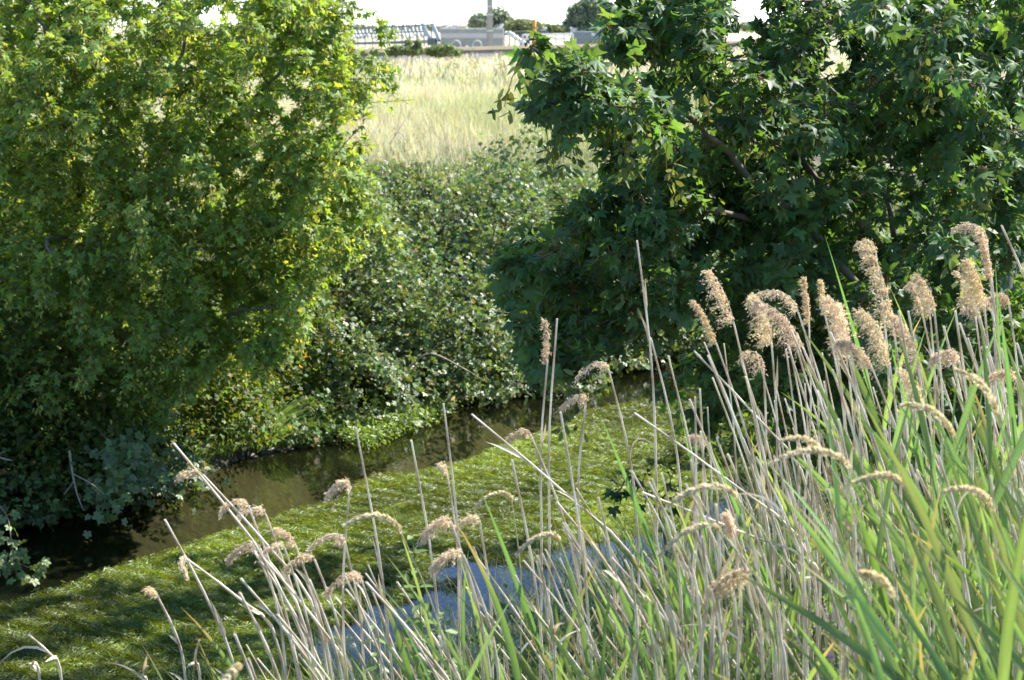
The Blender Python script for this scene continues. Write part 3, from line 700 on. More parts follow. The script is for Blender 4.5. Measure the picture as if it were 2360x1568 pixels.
tuft('small grass tuft in shade under the sycamore near the water', 372, 1085, 50, .5, (.08, .14, .03), .15)
tuft('grass tuft at the right end of the watercress patch', 1080, 905, 40, .3, (.13, .2, .05), .15)

# low watercress patch
m = MB(); n = 5200
pp = sample_poly([(785, 1012), (835, 968), (930, 938), (1020, 915), (1080, 912), (1030, 955), (940, 990), (850, 1026)], n)
q = np.array([Pz(a, b, 0.06) for a, b in pp]); q[:, 2] = np.maximum(ground(q[:, 0], q[:, 1]), 0) + U(.01, .2, n) * (.6 + .5 * np.abs(noise(q[:, 0], q[:, 1], 0, 4)))
m.inst(OVAL, q, frames(rand_unit(n), nrm(rng.normal(0, .45, (n, 3)) + [.2, -.1, 1])), U(.025, .05, n), jit((.2, .28, .055), n, .2))
tag(m.build('watercress', M_BRAM), 'bright lime green watercress mat at the far water edge', 'watercress', kind='stuff')
# upright leafy weeds along the far edge
def weed_plant(name, label, base, h, n, col, leaf, cat='plant', group=None, tpl=LANCE, lean=(0, 0, 0), flower=None, parts=True):
    root = thing(name, base, label, cat, group); q = bez([base, base + np.array([0, 0, h * .5]) + np.asarray(lean) * .3, base + np.array([0, 0, h]) + np.asarray(lean)], 10)
    m = MB(); m.tube(q, np.linspace(.004, .0015, 10), 4, np.array(col) * .9); m.build('stem', M_REED, root)
    t = np.repeat(np.linspace(.12, 1, n // 2), 2)[:n]; i = np.minimum((t * 9), 8.99); a = i.astype(int); pt = q[a] + (q[a + 1] - q[a]) * (i - a)[:, None]
    ph = np.arange(n) * 3.14 + (np.arange(n) // 2) * 1.57 + rng.normal(0, .3, n)
    o = np.stack([np.cos(ph), np.sin(ph), 0 * ph], -1); s = leaf * (1.15 - .75 * t) * U(.8, 1.2, n)
    m = MB(); m.inst(tpl, pt, frames(nrm(o + [0, 0, -.15] + rng.normal(0, .15, (n, 3))), nrm(o * .35 + [0, 0, 1] + rng.normal(0, .2, (n, 3)))), s, jit(col, n, .15)); m.build('foliage', M_BRAM, root)
    if flower is not None:
        k = n * 2; t = U(.55, 1, k); a = (t * 8.9).astype(int); m = MB()
        m.inst(STAR, q[a] + rng.normal(0, .018, (k, 3)), frames(rand_unit(k), rand_unit(k)), U(.005, .010, k), jit(flower, k, .15)); o = m.build('blossom', M_FLOWER, root); o['kind'] = 'stuff'
    return root
for k, (px, py, h, lb) in enumerate([(730, 880, .7, 'leafy yellow green weed spike at the water edge below the sycamore'), (690, 950, .5, 'pale weed spike beside the small bramble right of the tall grass'), (620, 900, .6, 'leafy weed spike behind the tall grass tuft'), (440, 1020, .4, 'low leafy weed above the muddy edge'), (790, 960, .4, 'short leafy weed left of the watercress'), (1130, 860, .5, 'leafy weed spike at the waterside beneath the brambles')]):
    weed_plant('waterside_weed', lb, on_bank(px, py, .15) - [0, 0, .15], h, 26, (.15, .22, .05), .1, group='leafy weeds at the far water edge')
# stones
ico = []
t_ = (1 + 5 ** .5) / 2
IV = nrm(np.array([[-1, t_, 0], [1, t_, 0], [-1, -t_, 0], [1, -t_, 0], [0, -1, t_], [0, 1, t_], [0, -1, -t_], [0, 1, -t_], [t_, 0, -1], [t_, 0, 1], [-t_, 0, -1], [-t_, 0, 1]]))
IF = np.array([[0, 11, 5], [0, 5, 1], [0, 1, 7], [0, 7, 10], [0, 10, 11], [1, 5, 9], [5, 11, 4], [11, 10, 2], [10, 7, 6], [7, 1, 8], [3, 9, 4], [3, 4, 2], [3, 2, 6], [3, 6, 8], [3, 8, 9], [4, 9, 5], [2, 4, 11], [6, 2, 10], [8, 6, 7], [9, 8, 1]])
def subdiv(V, Fc):
    V = list(map(tuple, V)); mp = {}; out = []
    def mid(a, b):
        k = (min(a, b), max(a, b))
        if k not in mp: V.append(tuple(nrm((np.array(V[a]) + np.array(V[b])) / 2))); mp[k] = len(V) - 1
        return mp[k]
    for a, b, c in Fc:
        x, y, z = mid(a, b), mid(b, c), mid(c, a); out += [[a, x, z], [b, y, x], [c, z, y], [x, y, z]]
    return np.array(V), np.array(out)
IV2, IF2 = subdiv(IV, IF)
M_STONE = solid('wet_stone', (.075, .064, .05), .5, .5, 9, .6)
for k in range(24):
    t = (k + U(0, .6)) / 24; px = 390 + 330 * t; py = 1088 - 70 * t + rng.normal(0, 3)
    c = Pz(px, py + rng.normal(0, 3), .01); s = U(.025, .085)
    m = MB(); d = 1 + .28 * noise(IV2[:, 0] * 1.5 + k * 9, IV2[:, 1] * 1.5, IV2[:, 2] * 1.5, 1.2)
    m.add(IV2 * d[:, None] * np.array([s, s * U(.7, 1), s * U(.35, .55)]), IF2)
    o = m.build('stone', M_STONE, smooth=False); o.location = tuple(c); o.rotation_euler = (0, 0, U(0, 6))
    tag(o, 'dark wet stone in the row along the muddy far water edge', 'stone', 'stones along the muddy far edge')

def near_bush(label, px, Yd, R, H, n, col):
    c = P(px, 60, Yd); c[2] = float(ground(c[0], c[1])) - .05; root = thing('hawthorn_bush', c, label, 'bush', 'bushes behind the right sycamore')
    d = rand_unit(n); d[:, 2] = np.abs(d[:, 2]); ph = U(0, 50); lump = 1 + .28 * noise(d[:, 0] + ph, d[:, 1], d[:, 2], 2.4)
    pos = c + d * (lump * np.clip(1 - np.abs(rng.normal(0, .25, n)), .2, 1.05))[:, None] * np.array([R, R, H])
    m = MB(); m.inst(TRI, pos, frames(rand_unit(n), nrm(d * .5 + [0, 0, .6] + rng.normal(0, .5, (n, 3)))), U(.07, .11, n), jit(col, n, .22)); m.build('foliage', M_SYC, root)
    m = MB(); m.tube(bez([c, c + [.1, 0, H * .4], c + [0, .1, H * .8]], 6), [.06, .05, .04, .03, .02, .01], 6, (.14, .12, .1)); m.build('trunk', M_BARK, root)
for a in [('sunlit bush far down the near bank, glimpsed low between sycamore boughs', 1830, 27, 2.2, 2.3, 3600, (.11, .17, .04)), ('sunlit bush behind the middle of the right sycamore', 2010, 21, 1.9, 2.5, 3600, (.12, .18, .04)),
          ('bush behind the right sycamore trunk', 2230, 18.5, 1.8, 2.6, 3600, (.11, .17, .04)), ('bush behind the sycamore at the right picture edge', 2440, 16.5, 1.7, 2.6, 3400, (.11, .17, .04)), ('bush behind the dense reeds, low at the foot of the sycamore', 1900, 17.5, 1.2, 1.3, 2600, (.10, .16, .045))]: near_bush(*a)
# ------------------------------------------------------------------ the field
def field_pts(n, d0, d1, x0=-420, x1=2780):
    Yd = 1 / U(1 / d1, 1 / d0, n); px = U(x0, x1, n); x = (px - 1180) / F * Yd
    u, v = uv_of(x, Yd); k = v > 3.0 + .9 * noise(x, Yd, 0, .8) + np.abs(rng.normal(0, 1.3, n)); return x[k], Yd[k]
def tuft_tpl(nb, h, w, seed, head=False):
    r = np.random.default_rng(seed); V = []; Fc = []; n = 0
    for k in range(nb):
        a = r.uniform(0, 6.28); o = np.array([math.cos(a), math.sin(a), 0]); b = o * r.uniform(0, .16); hh = h * r.uniform(.55, 1.1); l = r.uniform(.05, .6)
        s = np.array([-o[1], o[0], 0]) * w * r.uniform(.6, 1.2); s = s * r.choice([-1, 1])
        p1 = b + o * l * .35 * hh + [0, 0, .6 * hh]; p2 = b + o * l * hh + [0, 0, hh]
        if head and k % 2 == 0:
            V += [b - s * .4, b + s * .4, p1 - s * .4, p1 + s * .4, (p1 + p2) / 2 - s * 1.4, (p1 + p2) / 2 + s * 1.4, p2, p2]
        else:
            V += [b - s, b + s, p1 - s * .8, p1 + s * .8, (p1 + p2) / 2 - s * .5, (p1 + p2) / 2 + s * .5, p2, p2]
        Fc += [[n, n + 1, n + 3, n + 2], [n + 2, n + 3, n + 5, n + 4], [n + 4, n + 5, n + 6, n + 6 + 1]]; n += 8
    return np.array(V), np.array(Fc)
def field_grass(name, label, n, d0, d1, tpls, cols, cat, s0=.8, s1=1.25, patch=None):
    m = MB(); x, y = field_pts(n, d0, d1); 
    if patch is not None:
        k = patch(x, y); x, y = x[k], y[k]
    N = len(x); z = ground(x, y); a = U(0, 6.28, N); zz = np.zeros(N); wh = rng.integers(0, len(tpls), N)
    Mx = np.stack([np.stack([np.cos(a), np.sin(a), zz], -1), np.stack([-np.sin(a), np.cos(a), zz], -1), np.stack([zz, zz, zz + 1], -1)], -1)
    c = jit(cols[0], N, .15); g2 = np.clip(.5 + 1.5 * noise(x * .5, y * .22, 0, .5) + rng.normal(0, .25, N), 0, 1)[:, None]
    c = c * (1 - g2) + jit(cols[1], N, .15) * g2
    far = (.85 + y / 90)
    for k, tp in enumerate(tpls):
        q = wh == k; m.inst(tp, np.stack([x, y, z - .02], -1)[q], Mx[q], (U(s0, s1, N))[q] , c[q])
    return tag(m.build(name, M_GRASS), label, cat, kind='stuff')
near_t = [tuft_tpl(18, .55, .0032, i, True) for i in range(5)]
mid_t = [tuft_tpl(9, .55, .014, 20 + i, True) for i in range(3)]
far_t = [tuft_tpl(8, .55, .03, 40 + i, True) for i in range(3)]
field_grass('field_grass', 'pale straw coloured grass of the field nearest the river', 13500, 22, 45, near_t, ((.60, .56, .40), (.37, .41, .20)), 'grass')
field_grass('field_grass', 'pale dry grass across the middle of the field', 5400, 42, 80, mid_t, ((.64, .59, .45), (.44, .44, .27)), 'grass')
field_grass('field_grass', 'pale grass at the far end of the field before the concrete wall', 4600, 72, 125, far_t, ((.64, .59, .46), (.46, .46, .3)), 'grass')
# yellow flowers, greener weeds
gp = lambda x, y: noise(x * .7, y * .3, 5, .6) > .1
field_grass('field_weeds', 'green leafy weeds in drifts across the field', 2600, 24, 95, [tuft_tpl(10, .62, .02, 60 + i) for i in range(3)], ((.14, .19, .06), (.19, .22, .09)), 'weeds', patch=gp)
x, y = field_pts(6500, 24, 60); k = noise(x * .6, y * .3, 9, .6) + .3 * rng.normal(size=len(x)) > -.15; x, y = x[k], y[k]; n = len(x)
m = MB(); m.inst(STAR, np.stack([x, y, ground(x, y) + U(.3, .75, n)], -1), frames(rand_unit(n), nrm(rng.normal(0, .5, (n, 3)) + [0, -.4, .8])), U(.012, .024, n), jit((.62, .52, .05), n, .12))
tag(m.build('yellow_flowers', M_FLOWER), 'tiny yellow flowers scattered through the field grass', 'flowers', kind='stuff')
x, y = field_pts(90, 40, 76); n = len(x)
m = MB(); m.inst(STAR, np.stack([x, y, ground(x, y) + U(.45, .65, n)], -1), frames(rand_unit(n), nrm(rng.normal(0, .4, (n, 3)) + [0, -.6, .7])), U(.03, .05, n), jit((.6, .1, .03), n, .12))
tag(m.build('red_poppies', M_FLOWER), 'few tiny red poppies in the far field grass', 'flowers', kind='stuff')
# thistle-like tall weeds in the field
for k, (px, py, Yd, h, lb) in enumerate([(905, 255, 36, .8, 'bare pale weed stalk standing in the field near the sycamore'), (1040, 165, 60, 1.0, 'tall grey green weed in the field below the lamp post'), (1090, 155, 64, 1.0, 'tall grey green weed just right of the one below the post'), (1150, 160, 58, 1.1, 'bushy grey green weed in the field left of the sycamore branch tip'), (1085, 215, 44, .8, 'short grey green weed in the middle of the field')]):
    c = P(px, py, Yd); c[2] = ground(c[0], c[1])
    weed_plant('tall_weed', lb, c, h, 30, (.2, .22, .12), .28, group='tall weeds in the field', tpl=LANCE)
# fallen pale stalks at near field edge
dead('pale fallen stalk leaning at the edge of the field beside the sycamore', [[P(900, 330, 25.4), P(925, 290, 25.6), P(950, 250, 25.8)], [P(915, 305, 25.5), P(930, 310, 25.5)]])

# ------------------------------------------------------------------ works beyond the field
M_CONC = solid('old_concrete', (.42, .40, .36), .9, .3, 1.2, .2)
M_WALL = solid('shade_toned_concrete', (.17, .165, .165), .92, .35, .8, .2)  # mottled concrete, base darkened to paint in the wall face's shade
M_LICH = solid('lichened_coping', (.24, .185, .10), .9, .4, .8, .2, (.17, .155, .13))
M_PALE = solid('pale_render', (.62, .56, .52), .85, .12, .8)
M_WHITE = solid('white_paint', (.78, .77, .74), .5, .12, 2)
M_STEEL = solid('grey_steel', (.15, .17, .19), .6, .2, 2)
M_PIPE = solid('weathered_white', (.55, .55, .54), .6, .25, 2)
M_YEL = solid('yellow_paint', (.62, .33, .035), .55, .15, 3)
M_POLE = solid('pole_concrete', (.37, .33, .27), .9, .25, 2.5)
M_CAB = solid('grey_sheet_metal', (.50, .52, .55), .5, .1, 1.5)
M_ROOF = solid('brown_roof', (.30, .20, .14), .8, .3, .5)
def gz(p): return float(ground(p[0], p[1]))
# boundary wall running away to the right
A = Pz(640, 111 + 5, 3.1); A = P(640, 118, 70.); B_ = P(1900, 84, 135.)
A[2] = B_[2] = 0
d = nrm(B_ - A); nrmv = np.array([-d[1], d[0], 0]); Lw = np.linalg.norm(B_ - A); Rm = np.stack([d, nrmv, [0, 0, 1]], 1)
mid = (A + B_) / 2
root = thing('concrete_wall', (mid[0], mid[1], 2.1), 'long low concrete wall with lichened coping at the end of the field', 'wall')
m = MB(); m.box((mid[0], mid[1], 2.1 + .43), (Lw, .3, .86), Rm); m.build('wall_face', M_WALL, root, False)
m = MB(); m.box((mid[0], mid[1], 2.1 + .93), (Lw, .46, .14), Rm); m.build('coping', M_LICH, root, False)
for k in range(14):
    c = A + d * (Lw * (k + .5) / 14) - nrmv * .155
    m = MB(); m.box((c[0], c[1], 2.5), (.04, .02, .74), Rm); m.build('joint', M_STEEL, root, False)
# concrete lamp post
c = P(1129, 100, 104.); c[2] = 2.15
root = thing('lamp_post', c, 'tall square tapering concrete post rising out of the picture beyond the wall', 'post')
Rz = np.array([[math.cos(.55), -math.sin(.55), 0], [math.sin(.55), math.cos(.55), 0], [0, 0, 1]])
def frustum(m, c, w0, w1, z0, z1, R=None):
    q = np.array([[sx * w / 2, sy * w / 2, z] for w, z in ((w0, z0), (w1, z1)) for sx, sy in ((-1, -1), (1, -1), (1, 1), (-1, 1))])
    if R is not None: q = q @ R.T
    m.add(q + c, np.array([[0, 1, 5, 4], [1, 2, 6, 5], [2, 3, 7, 6], [3, 0, 4, 7], [4, 5, 6, 7], [3, 2, 1, 0]]))
m = MB(); frustum(m, c, .27, .17, 0, 7.5, Rz); m.build('shaft', M_POLE, root, False)
for py in (15, 34, 71):
    h = P(1129, py, 104.)[2] - c[2]; w_ = .27 - .1 * h / 7.5 + .012; m = MB(); frustum(m, c, w_, w_, h - .02, h + .02, Rz); m.build('band', M_WHITE, root, False)
# tank block with pale band
def px_box(m, x0, x1, y0, y1, Yd, depth, tint=(.5, .5, .5)):
    a = P(x0, y1, Yd); b = P(x1, y0, Yd); m.box(((a[0] + b[0]) / 2, Yd + depth / 2, (a[2] + b[2]) / 2), (b[0] - a[0], depth, b[2] - a[2]), None, tint)
def at_px(px, Yd): c = P(px, 60, Yd); c[2] = 2.15; return c
root = thing('tank_building', at_px(1088, 120.), 'flat topped concrete tank with a pale band behind the post', 'tank')
m = MB(); px_box(m, 1015, 1160, 67, 112, 120., 4.); m.build('wall_face', M_CONC, root, False)
m = MB(); px_box(m, 1016, 1159.5, 77, 88, 119.985, .05); m.build('pale_band', M_PALE, root, False)
m = MB(); px_box(m, 1014, 1161, 65.6, 67.2, 119.97, 4.1); m.build('roof_edge', M_WHITE, root, False)
# two white hooped vents
for k, px in enumerate((1051, 1099)):
    c = at_px(px, 112.); root = thing('vent_pipe', c, ('white hooped vent pipe just left of the post' if k else 'white hooped vent pipe further left, nearer the round bush'), 'pipe', 'white vent pipes behind the wall')
    z1 = P(px, 94, 112.)[2]; a = np.linspace(math.pi, 0, 9)
    pts = np.concatenate([[[c[0] - .25, 112, 2.15]], np.stack([c[0] + .25 * np.cos(a), 0 * a + 112, z1 - .25 + .25 * np.sin(a)], -1), [[c[0] + .25, 112, 2.15]]])
    m = MB(); m.tube(pts, .042, 8); m.build('hoop', M_PIPE, root)
# filter rack: long steel frame with slanting white tubes
c = at_px(920, 112.); root = thing('filter_rack', c, 'long steel rack of slanting white tubes behind the wall on the left', 'machinery')
def rk(t): return 108. + 16 * (1 - t)            # runs away to the left
def rp(px, py): t = (px - 780) / 240; return P(px, py, rk(t))
m = MB()
for (x0, y0, x1, y1, r) in ((780, 70, 1000, 56.5, .05), (780, 101, 1005, 94, .06), (780, 103, 1005, 98.5, .04), (780, 79, 980, 73, .04)):
    m.tube(np.array([rp(x0, y0), rp(x1, y1)]), r, 6)
for px in range(790, 1000, 17):
    t = (px - 780) / 220; m.tube(np.array([rp(px, 69 - 12 * t), rp(px + 1, 108)]), .035, 5)
m.build('frame', M_STEEL, root)
for k in range(22):
    t = k / 21; px = 790 + 186 * t; m = MB(); top = rp(px, 69.5 - 11.5 * t); bot = rp(px + 7, 92 - 3 * t)
    m.tube(np.array([top, top + (bot - top) * U(.55, 1.0)]), .075, 7); m.build('slanted_tube', M_PIPE, root)
for x0, x1 in ((973, 994), (997, 1013)):
    m = MB(); m.tube(np.array([rp(x0, 56), rp(x1, 94)]) - [0, .2, 0], .13, 4); m.build('strut', M_PIPE, root, False)
m = MB(); px_box(m, 985, 1008, 88, 105, 109.5, 1.2); m.build('cabinet', M_STEEL, root, False)
for k in range(16):
    t = k / 15; px = 800 + 170 * t; m = MB(); m.tube(np.array([rp(px, 84 - 3 * t), rp(px + 3, 88 - 3 * t)]) + [0, .3, 0], .1, 7); m.build('fitting', M_WHITE, root)
root = thing('handrail', at_px(920, 112.), 'thin dark handrail standing on top of the steel rack', 'railing')
m = MB()
m.tube(np.array([rp(880, 48), rp(958, 43)]), .025, 5); m.tube(np.array([rp(880, 55), rp(962, 50)]), .02, 5)
m.build('rail', M_STEEL, root)
for px in (880, 893, 906, 918, 930, 943, 958):
    m = MB(); m.tube(np.array([rp(px, 48 - (px - 880) * .065), rp(px, 62 - (px - 880) * .05)]), .028, 5); m.build('post', M_STEEL, root)
m = MB(); m.tube(np.array([rp(908, 47), rp(908, 35), rp(914, 35), rp(914, 47)]), .02, 4); m.build('ladder_hoop', M_STEEL, root)
# yellow post
c = at_px(1231.5, 108.); root = thing('yellow_post', c, 'yellow post with a dark collar behind the wall', 'post')
m = MB(); zt = P(1231, 46, 108.)[2]; m.tube(np.array([c, [c[0], c[1], zt - .05], [c[0], c[1], zt]]), [.125, .11, .07], 10); m.build('shaft', M_YEL, root)
m = MB(); zz = P(1231, 64, 108.)[2]; m.tube(np.array([[c[0], c[1], zz - .04], [c[0], c[1], zz + .04]]), .135, 10); m.build('collar', M_ROOF, root)
# railings
def railing(label, x0, x1, ys, Yd, mat, n, r=.03):
    root = thing('railing', at_px((x0 + x1) / 2, Yd), label, 'railing', 'railings behind the wall')
    for ya, yb in ys:
        m = MB(); m.tube(np.array([P(x0, ya, Yd), P(x1, yb, Yd)]), r, 6); m.build('rail', mat, root)
    for k in range(n):
        t = k / (n - 1); px = x0 + (x1 - x0) * t; m = MB(); a = P(px, ys[0][0] + (ys[0][1] - ys[0][0]) * t, Yd); m.tube(np.array([a, [a[0], a[1], 2.1]]), r * .8, 5); m.build('post', mat, root)
railing('bright pale double rail between the yellow post and the grey cabin', 1205, 1320, ((81, 79), (91, 89.5)), 109., M_WHITE, 7, .06)
railing('grey rail behind the yellow post running left to the tank', 1162, 1262, ((74, 72.5), (80, 79)), 114., M_STEEL, 9, .04)
# stair
root = thing('stair', at_px(1185, 112.), 'pale steel stair sloping down from the right end of the tank', 'stair')
for dx in (0, 9):
    m = MB(); m.tube(np.array([P(1164 + dx, 73, 112. + dx * .08), P(1206 + dx, 101, 112. + dx * .08)]), .05, 5); m.build('stringer', M_WHITE, root)
m = MB()
for k in range(9):
    t = k / 8; a = P(1164 + 42 * t, 73 + 28 * t, 112.); b = P(1173 + 42 * t, 73 + 28 * t, 112.7); m.box((a + b) / 2 + [0, 0, -.05], (abs(b[0] - a[0]) + .1, .8, .04))
m.build('tread', M_CAB, root, False)
# grey cabin
root = thing('cabin', at_px(1360, 118.), 'long grey metal cabin under the willow, half hidden by sycamore leaves', 'cabin')
m = MB(); px_box(m, 1318, 1384, 73, 112, 118., 3.); m.build('wall_face', M_CAB, root, False)
m = MB(); px_box(m, 1384.2, 1412, 71, 112, 117.6, 3.4); m.build('end_block', M_WHITE, root, False)
m = MB(); px_box(m, 1363, 1371, 76, 83, 117.96, .03); m.build('notice', M_WHITE, root, False)
m = MB()
for k in range(26): px_box(m, 1319 + k * 2.5, 1320 + k * 2.5, 74, 112, 117.97, .03)
m.build('rib', M_STEEL, root, False)
# brown low roof far left
root = thing('shed', at_px(1040, 150.), 'low brown roofed shed behind the tank', 'shed')
m = MB(); px_box(m, 1000, 1075, 62, 75, 150., 5.); m.build('wall_face', M_CONC, root, False)
m = MB(); q = [P(998, 62, 149.8), P(1077, 62, 149.8), P(1074, 57.5, 152.5), P(1001, 57.5, 152.5), P(998, 62, 155.2), P(1077, 62, 155.2)]
q[4][2] = q[0][2]; q[5][2] = q[0][2]; q[3][2] = q[2][2]
m.add(np.array(q), np.array([[0, 1, 2, 3], [3, 2, 5, 4]])); m.add(np.array(q), np.array([[0, 3, 4], [1, 5, 2]])); m.build('roof', M_ROOF, root, False)
# gulls
def gull(px, py, Yd, label, face=1):
    c = P(px, py, Yd); root = thing('gull', c, label, 'gull', 'gulls resting on the works')
    m = MB(); d = IV2.copy(); b = d * np.array([.2, .085, .085]); b[:, 2] += .02 * d[:, 0] * face; b[:, 0] *= face
    b[:, 2] += .12
    tail = d[:, 0] < -.7; b[tail, 1] *= .6; b[tail, 2] = .1 + (b[tail, 2] - .1) * .4
    m.add(b + c, IF2); m.add(IV2 * np.array([.06, .05, .055]) + c + [face * .17, 0, .2], IF2)
    m.build('body', M_WHITE, root)
    m = MB(); m.add(IV2 * np.array([.2, .02, .05]) + c + [-face * .06, -.085, .145], IF2); m.build('wing', M_STEEL, root)
    m = MB(); m.tube(np.array([c + [face * .22, 0, .195], c + [face * .28, 0, .185]]), [.014, .004], 5); m.build('beak', M_YEL, root)
    m = MB(); m.tube(np.array([c + [.02, .02, 0], c + [.02, .02, .06]]), .008, 4); m.tube(np.array([c + [.02, -.02, 0], c + [.02, -.02, .06]]), .008, 4); m.build('leg', M_YEL, root)
gull(1027, 66, 120.5, 'white gull on the left end of the tank roof', 1)
gull(1046, 66, 120.4, 'white gull beside the first on the tank roof', -1)
gull(1152, 65.5, 120.5, 'white gull at the right end of the tank roof', 1)
gull(1322, 72.6, 118.5, 'white gull on the left end of the cabin roof', -1)
gull(1252, 72.6, 114., 'white gull on the grey rail right of the yellow post', 1)

# far trees, hedges
def far_tree(name, label, px, Yd, blobs, n, col, size, trunk=True, cat='tree', group='trees and bushes beyond the works'):
    c = at_px(px, Yd); c[2] = 2.1; root = thing(name, c, label, cat, group); m = MB(); k = len(blobs); sc = Yd / F
    ctr = []
    for (bx, by, rx, ry) in blobs:
        b = P(bx, by, Yd); ctr.append((b, rx * sc, ry * sc))
    area = np.array([r[1] * r[2] for r in ctr]); cnt = (n * area / area.sum()).astype(int)
    for (b, rx, rz), nn in zip(ctr, cnt):
        d = rand_unit(nn); ph = U(0, 40); lump = 1 + .22 * noise(d[:, 0] + ph, d[:, 1], d[:, 2], 2.6)
        r = lump * np.clip(1 - np.abs(rng.normal(0, .2, nn)), .3, 1.05)
        pos = b + d * r[:, None] * np.array([rx, rx, rz]); pos[:, 2] = np.maximum(pos[:, 2], 2.12)
        m.inst(CLUMP, pos, frames(rand_unit(nn), nrm(d + [0, 0, .5] + rng.normal(0, .4, (nn, 3)))), U(.6, 1.3, nn) * size, jit(col, nn, .2, .05))
    m.build('crown', M_FAR, root)
    if trunk:
        m = MB()
        for b, rx, rz in ctr[:4]: m.tube(bez([c, c + (b - c) * .5 + [.1, 0, 0], b], 6), [.25, .22, .18, .14, .1, .05], 6, (.12, .1, .08))
        m.build('trunk', M_BARK, root)
    return root
WIL = (.21, .25, .175)
far_tree('willow_tree', 'large grey green willow behind the grey cabin', 1352, 165., [(1352, 45, 44, 34), (1335, 30, 26, 24), (1362, 12, 30, 22), (1385, 40, 24, 30), (1318, 55, 20, 20), (1350, 65, 46, 16)], 3600, WIL, .24)
far_tree('willow_tree', 'pale feathery tree behind the concrete post', 1130, 170., [(1125, 55, 36, 22), (1150, 42, 26, 22), (1105, 50, 22, 18), (1162, 55, 24, 18), (1138, 65, 50, 12)], 2300, (.24, .27, .19), .24)
far_tree('round_tree', 'rounded yellow green tree left of the yellow post', 1205, 160., [(1208, 60, 28, 16), (1190, 62, 22, 13), (1228, 64, 20, 12)], 1500, (.21, .23, .115), .22)
far_tree('far_hedge', 'green hedge between the yellow post and the willow', 1275, 168., [(1255, 66, 22, 10), (1280, 67, 26, 9), (1305, 70, 20, 8)], 1300, (.21, .24, .14), .22, False, 'hedge')
far_tree('willow_tree', 'dim willow right of the large one behind the sycamore leaves', 1430, 180., [(1430, 50, 26, 24), (1455, 60, 30, 18)], 1300, WIL, .24)
far_tree('far_hedge', 'low hedge beyond the works at the far right', 1600, 190., [(1500, 62, 50, 8), (1600, 60, 60, 10), (1720, 62, 70, 9), (1850, 60, 80, 10)], 1800, (.14, .17, .09), .3, False, 'hedge')
far_tree('far_hedge', 'low hedge beyond the works behind the steel rack', 900, 210., [(760, 64, 70, 7), (860, 66, 60, 5), (960, 65, 60, 5), (1060, 65, 50, 6)], 1500, (.15, .18, .10), .3, False, 'hedge')
far_tree('round_bush', 'round green bush against the wall below the rack, the right one', 1020, 76., [(1018, 115, 30, 11), (1010, 119, 34, 11), (1045, 121, 20, 8)], 1100, (.17, .215, .09), .11, False, 'bush', 'round bushes at the wall')
far_tree('round_bush', 'looser green bush against the wall, left of the round one', 930, 75., [(925, 116, 26, 10), (910, 118, 20, 10), (950, 118, 26, 9), (962, 104, 9, 11), (940, 102, 6, 10)], 1000, (.18, .22, .1), .11, False, 'bush', 'round bushes at the wall')

# ------------------------------------------------------------------ reeds on the near bank
STRAW = np.array([.80, .745, .63])
def stem_curve(tip, low, Yd, lean=.0, n=14):
    T = P(tip[0], tip[1], Yd); L = P(low[0], low[1], Yd + lean)
    k = (L - T); b = L + np.array([k[0], k[1], 0]) * .55; gzv = ground(b[0], b[1]); b[2] = gzv
    if L[2] < gzv + .1: b = L
    return bez([b, (b + L) / 2 + np.array([-(b - L)[0] * .12, 0, 0]), L, (L + T) / 2 + np.array([.012 * np.sign(k[0] + 1e-6), 0, .01]), T], n)
def stem_mesh(m, q, r0, r1):
    n = len(q); t = jit(STRAW, n, .08, .02)
    t[::3] *= np.array([.58, .50, .42]); t *= np.linspace(.85, 1.05, n)[:, None]
    m.tube(q, np.linspace(r0, r1, n), 6, t)
def plume_pts(q, length, curl=1.0, side=None):
    d = nrm(q[-1] - q[-2]); side = np.array([-1.0, U(-.3, .3), 0]) if side is None else side
    p = [q[-1]]; cur = d.copy()
    for k in range(10):
        p.append(p[-1] + cur * length / 10); cur = nrm(cur + curl * (side * .09 + np.array([0, 0, -.10 - .05 * (k > 4)])))
    return np.array(p)
def plume_mesh(m, ax, fat, dens, side, col):
    n = int(46 * dens); t = np.clip((np.floor(U(0, 8, n)) + U(0, .45, n)) / 8, 0, .99); i = t * (len(ax) - 1.001); a = i.astype(int); b0 = ax[a] + (ax[a + 1] - ax[a]) * (i - a)[:, None]
    tg = nrm(ax[np.minimum(a + 1, len(ax) - 1)] - ax[a])
    bd = nrm(tg * .75 + side * U(.05, .6, (n, 1)) + np.array([0, 0, -1.0]) * U(.1, .7, (n, 1)) + rng.normal(0, .17, (n, 3)))
    ln = fat * 1.05 * (1.05 - .6 * t) * U(.35, 1.3, n)
    k = int(20); f = np.tile(np.linspace(.08, 1, k), n); idx = np.repeat(np.arange(n), k)
    pos = b0[idx] + bd[idx] * (ln[idx] * f)[:, None] + np.array([0, 0, -.4]) * (ln[idx] * f ** 2)[:, None] + rng.normal(0, .0035, (n * k, 3))
    dr = nrm(bd[idx] + np.array([0, 0, -.5]) * f[:, None] + rng.normal(0, .42, (n * k, 3)))
    m.inst(DIAM, pos, frames(dr, rand_unit(n * k)) * np.array([.22, 1, 1]), U(.006, .0125, n * k), jit(col, n * k, .22, .05))
    m.tube(ax, np.linspace(.0016, .0008, len(ax)), 4, STRAW * .8)
PL = np.array([.75, .63, .48])
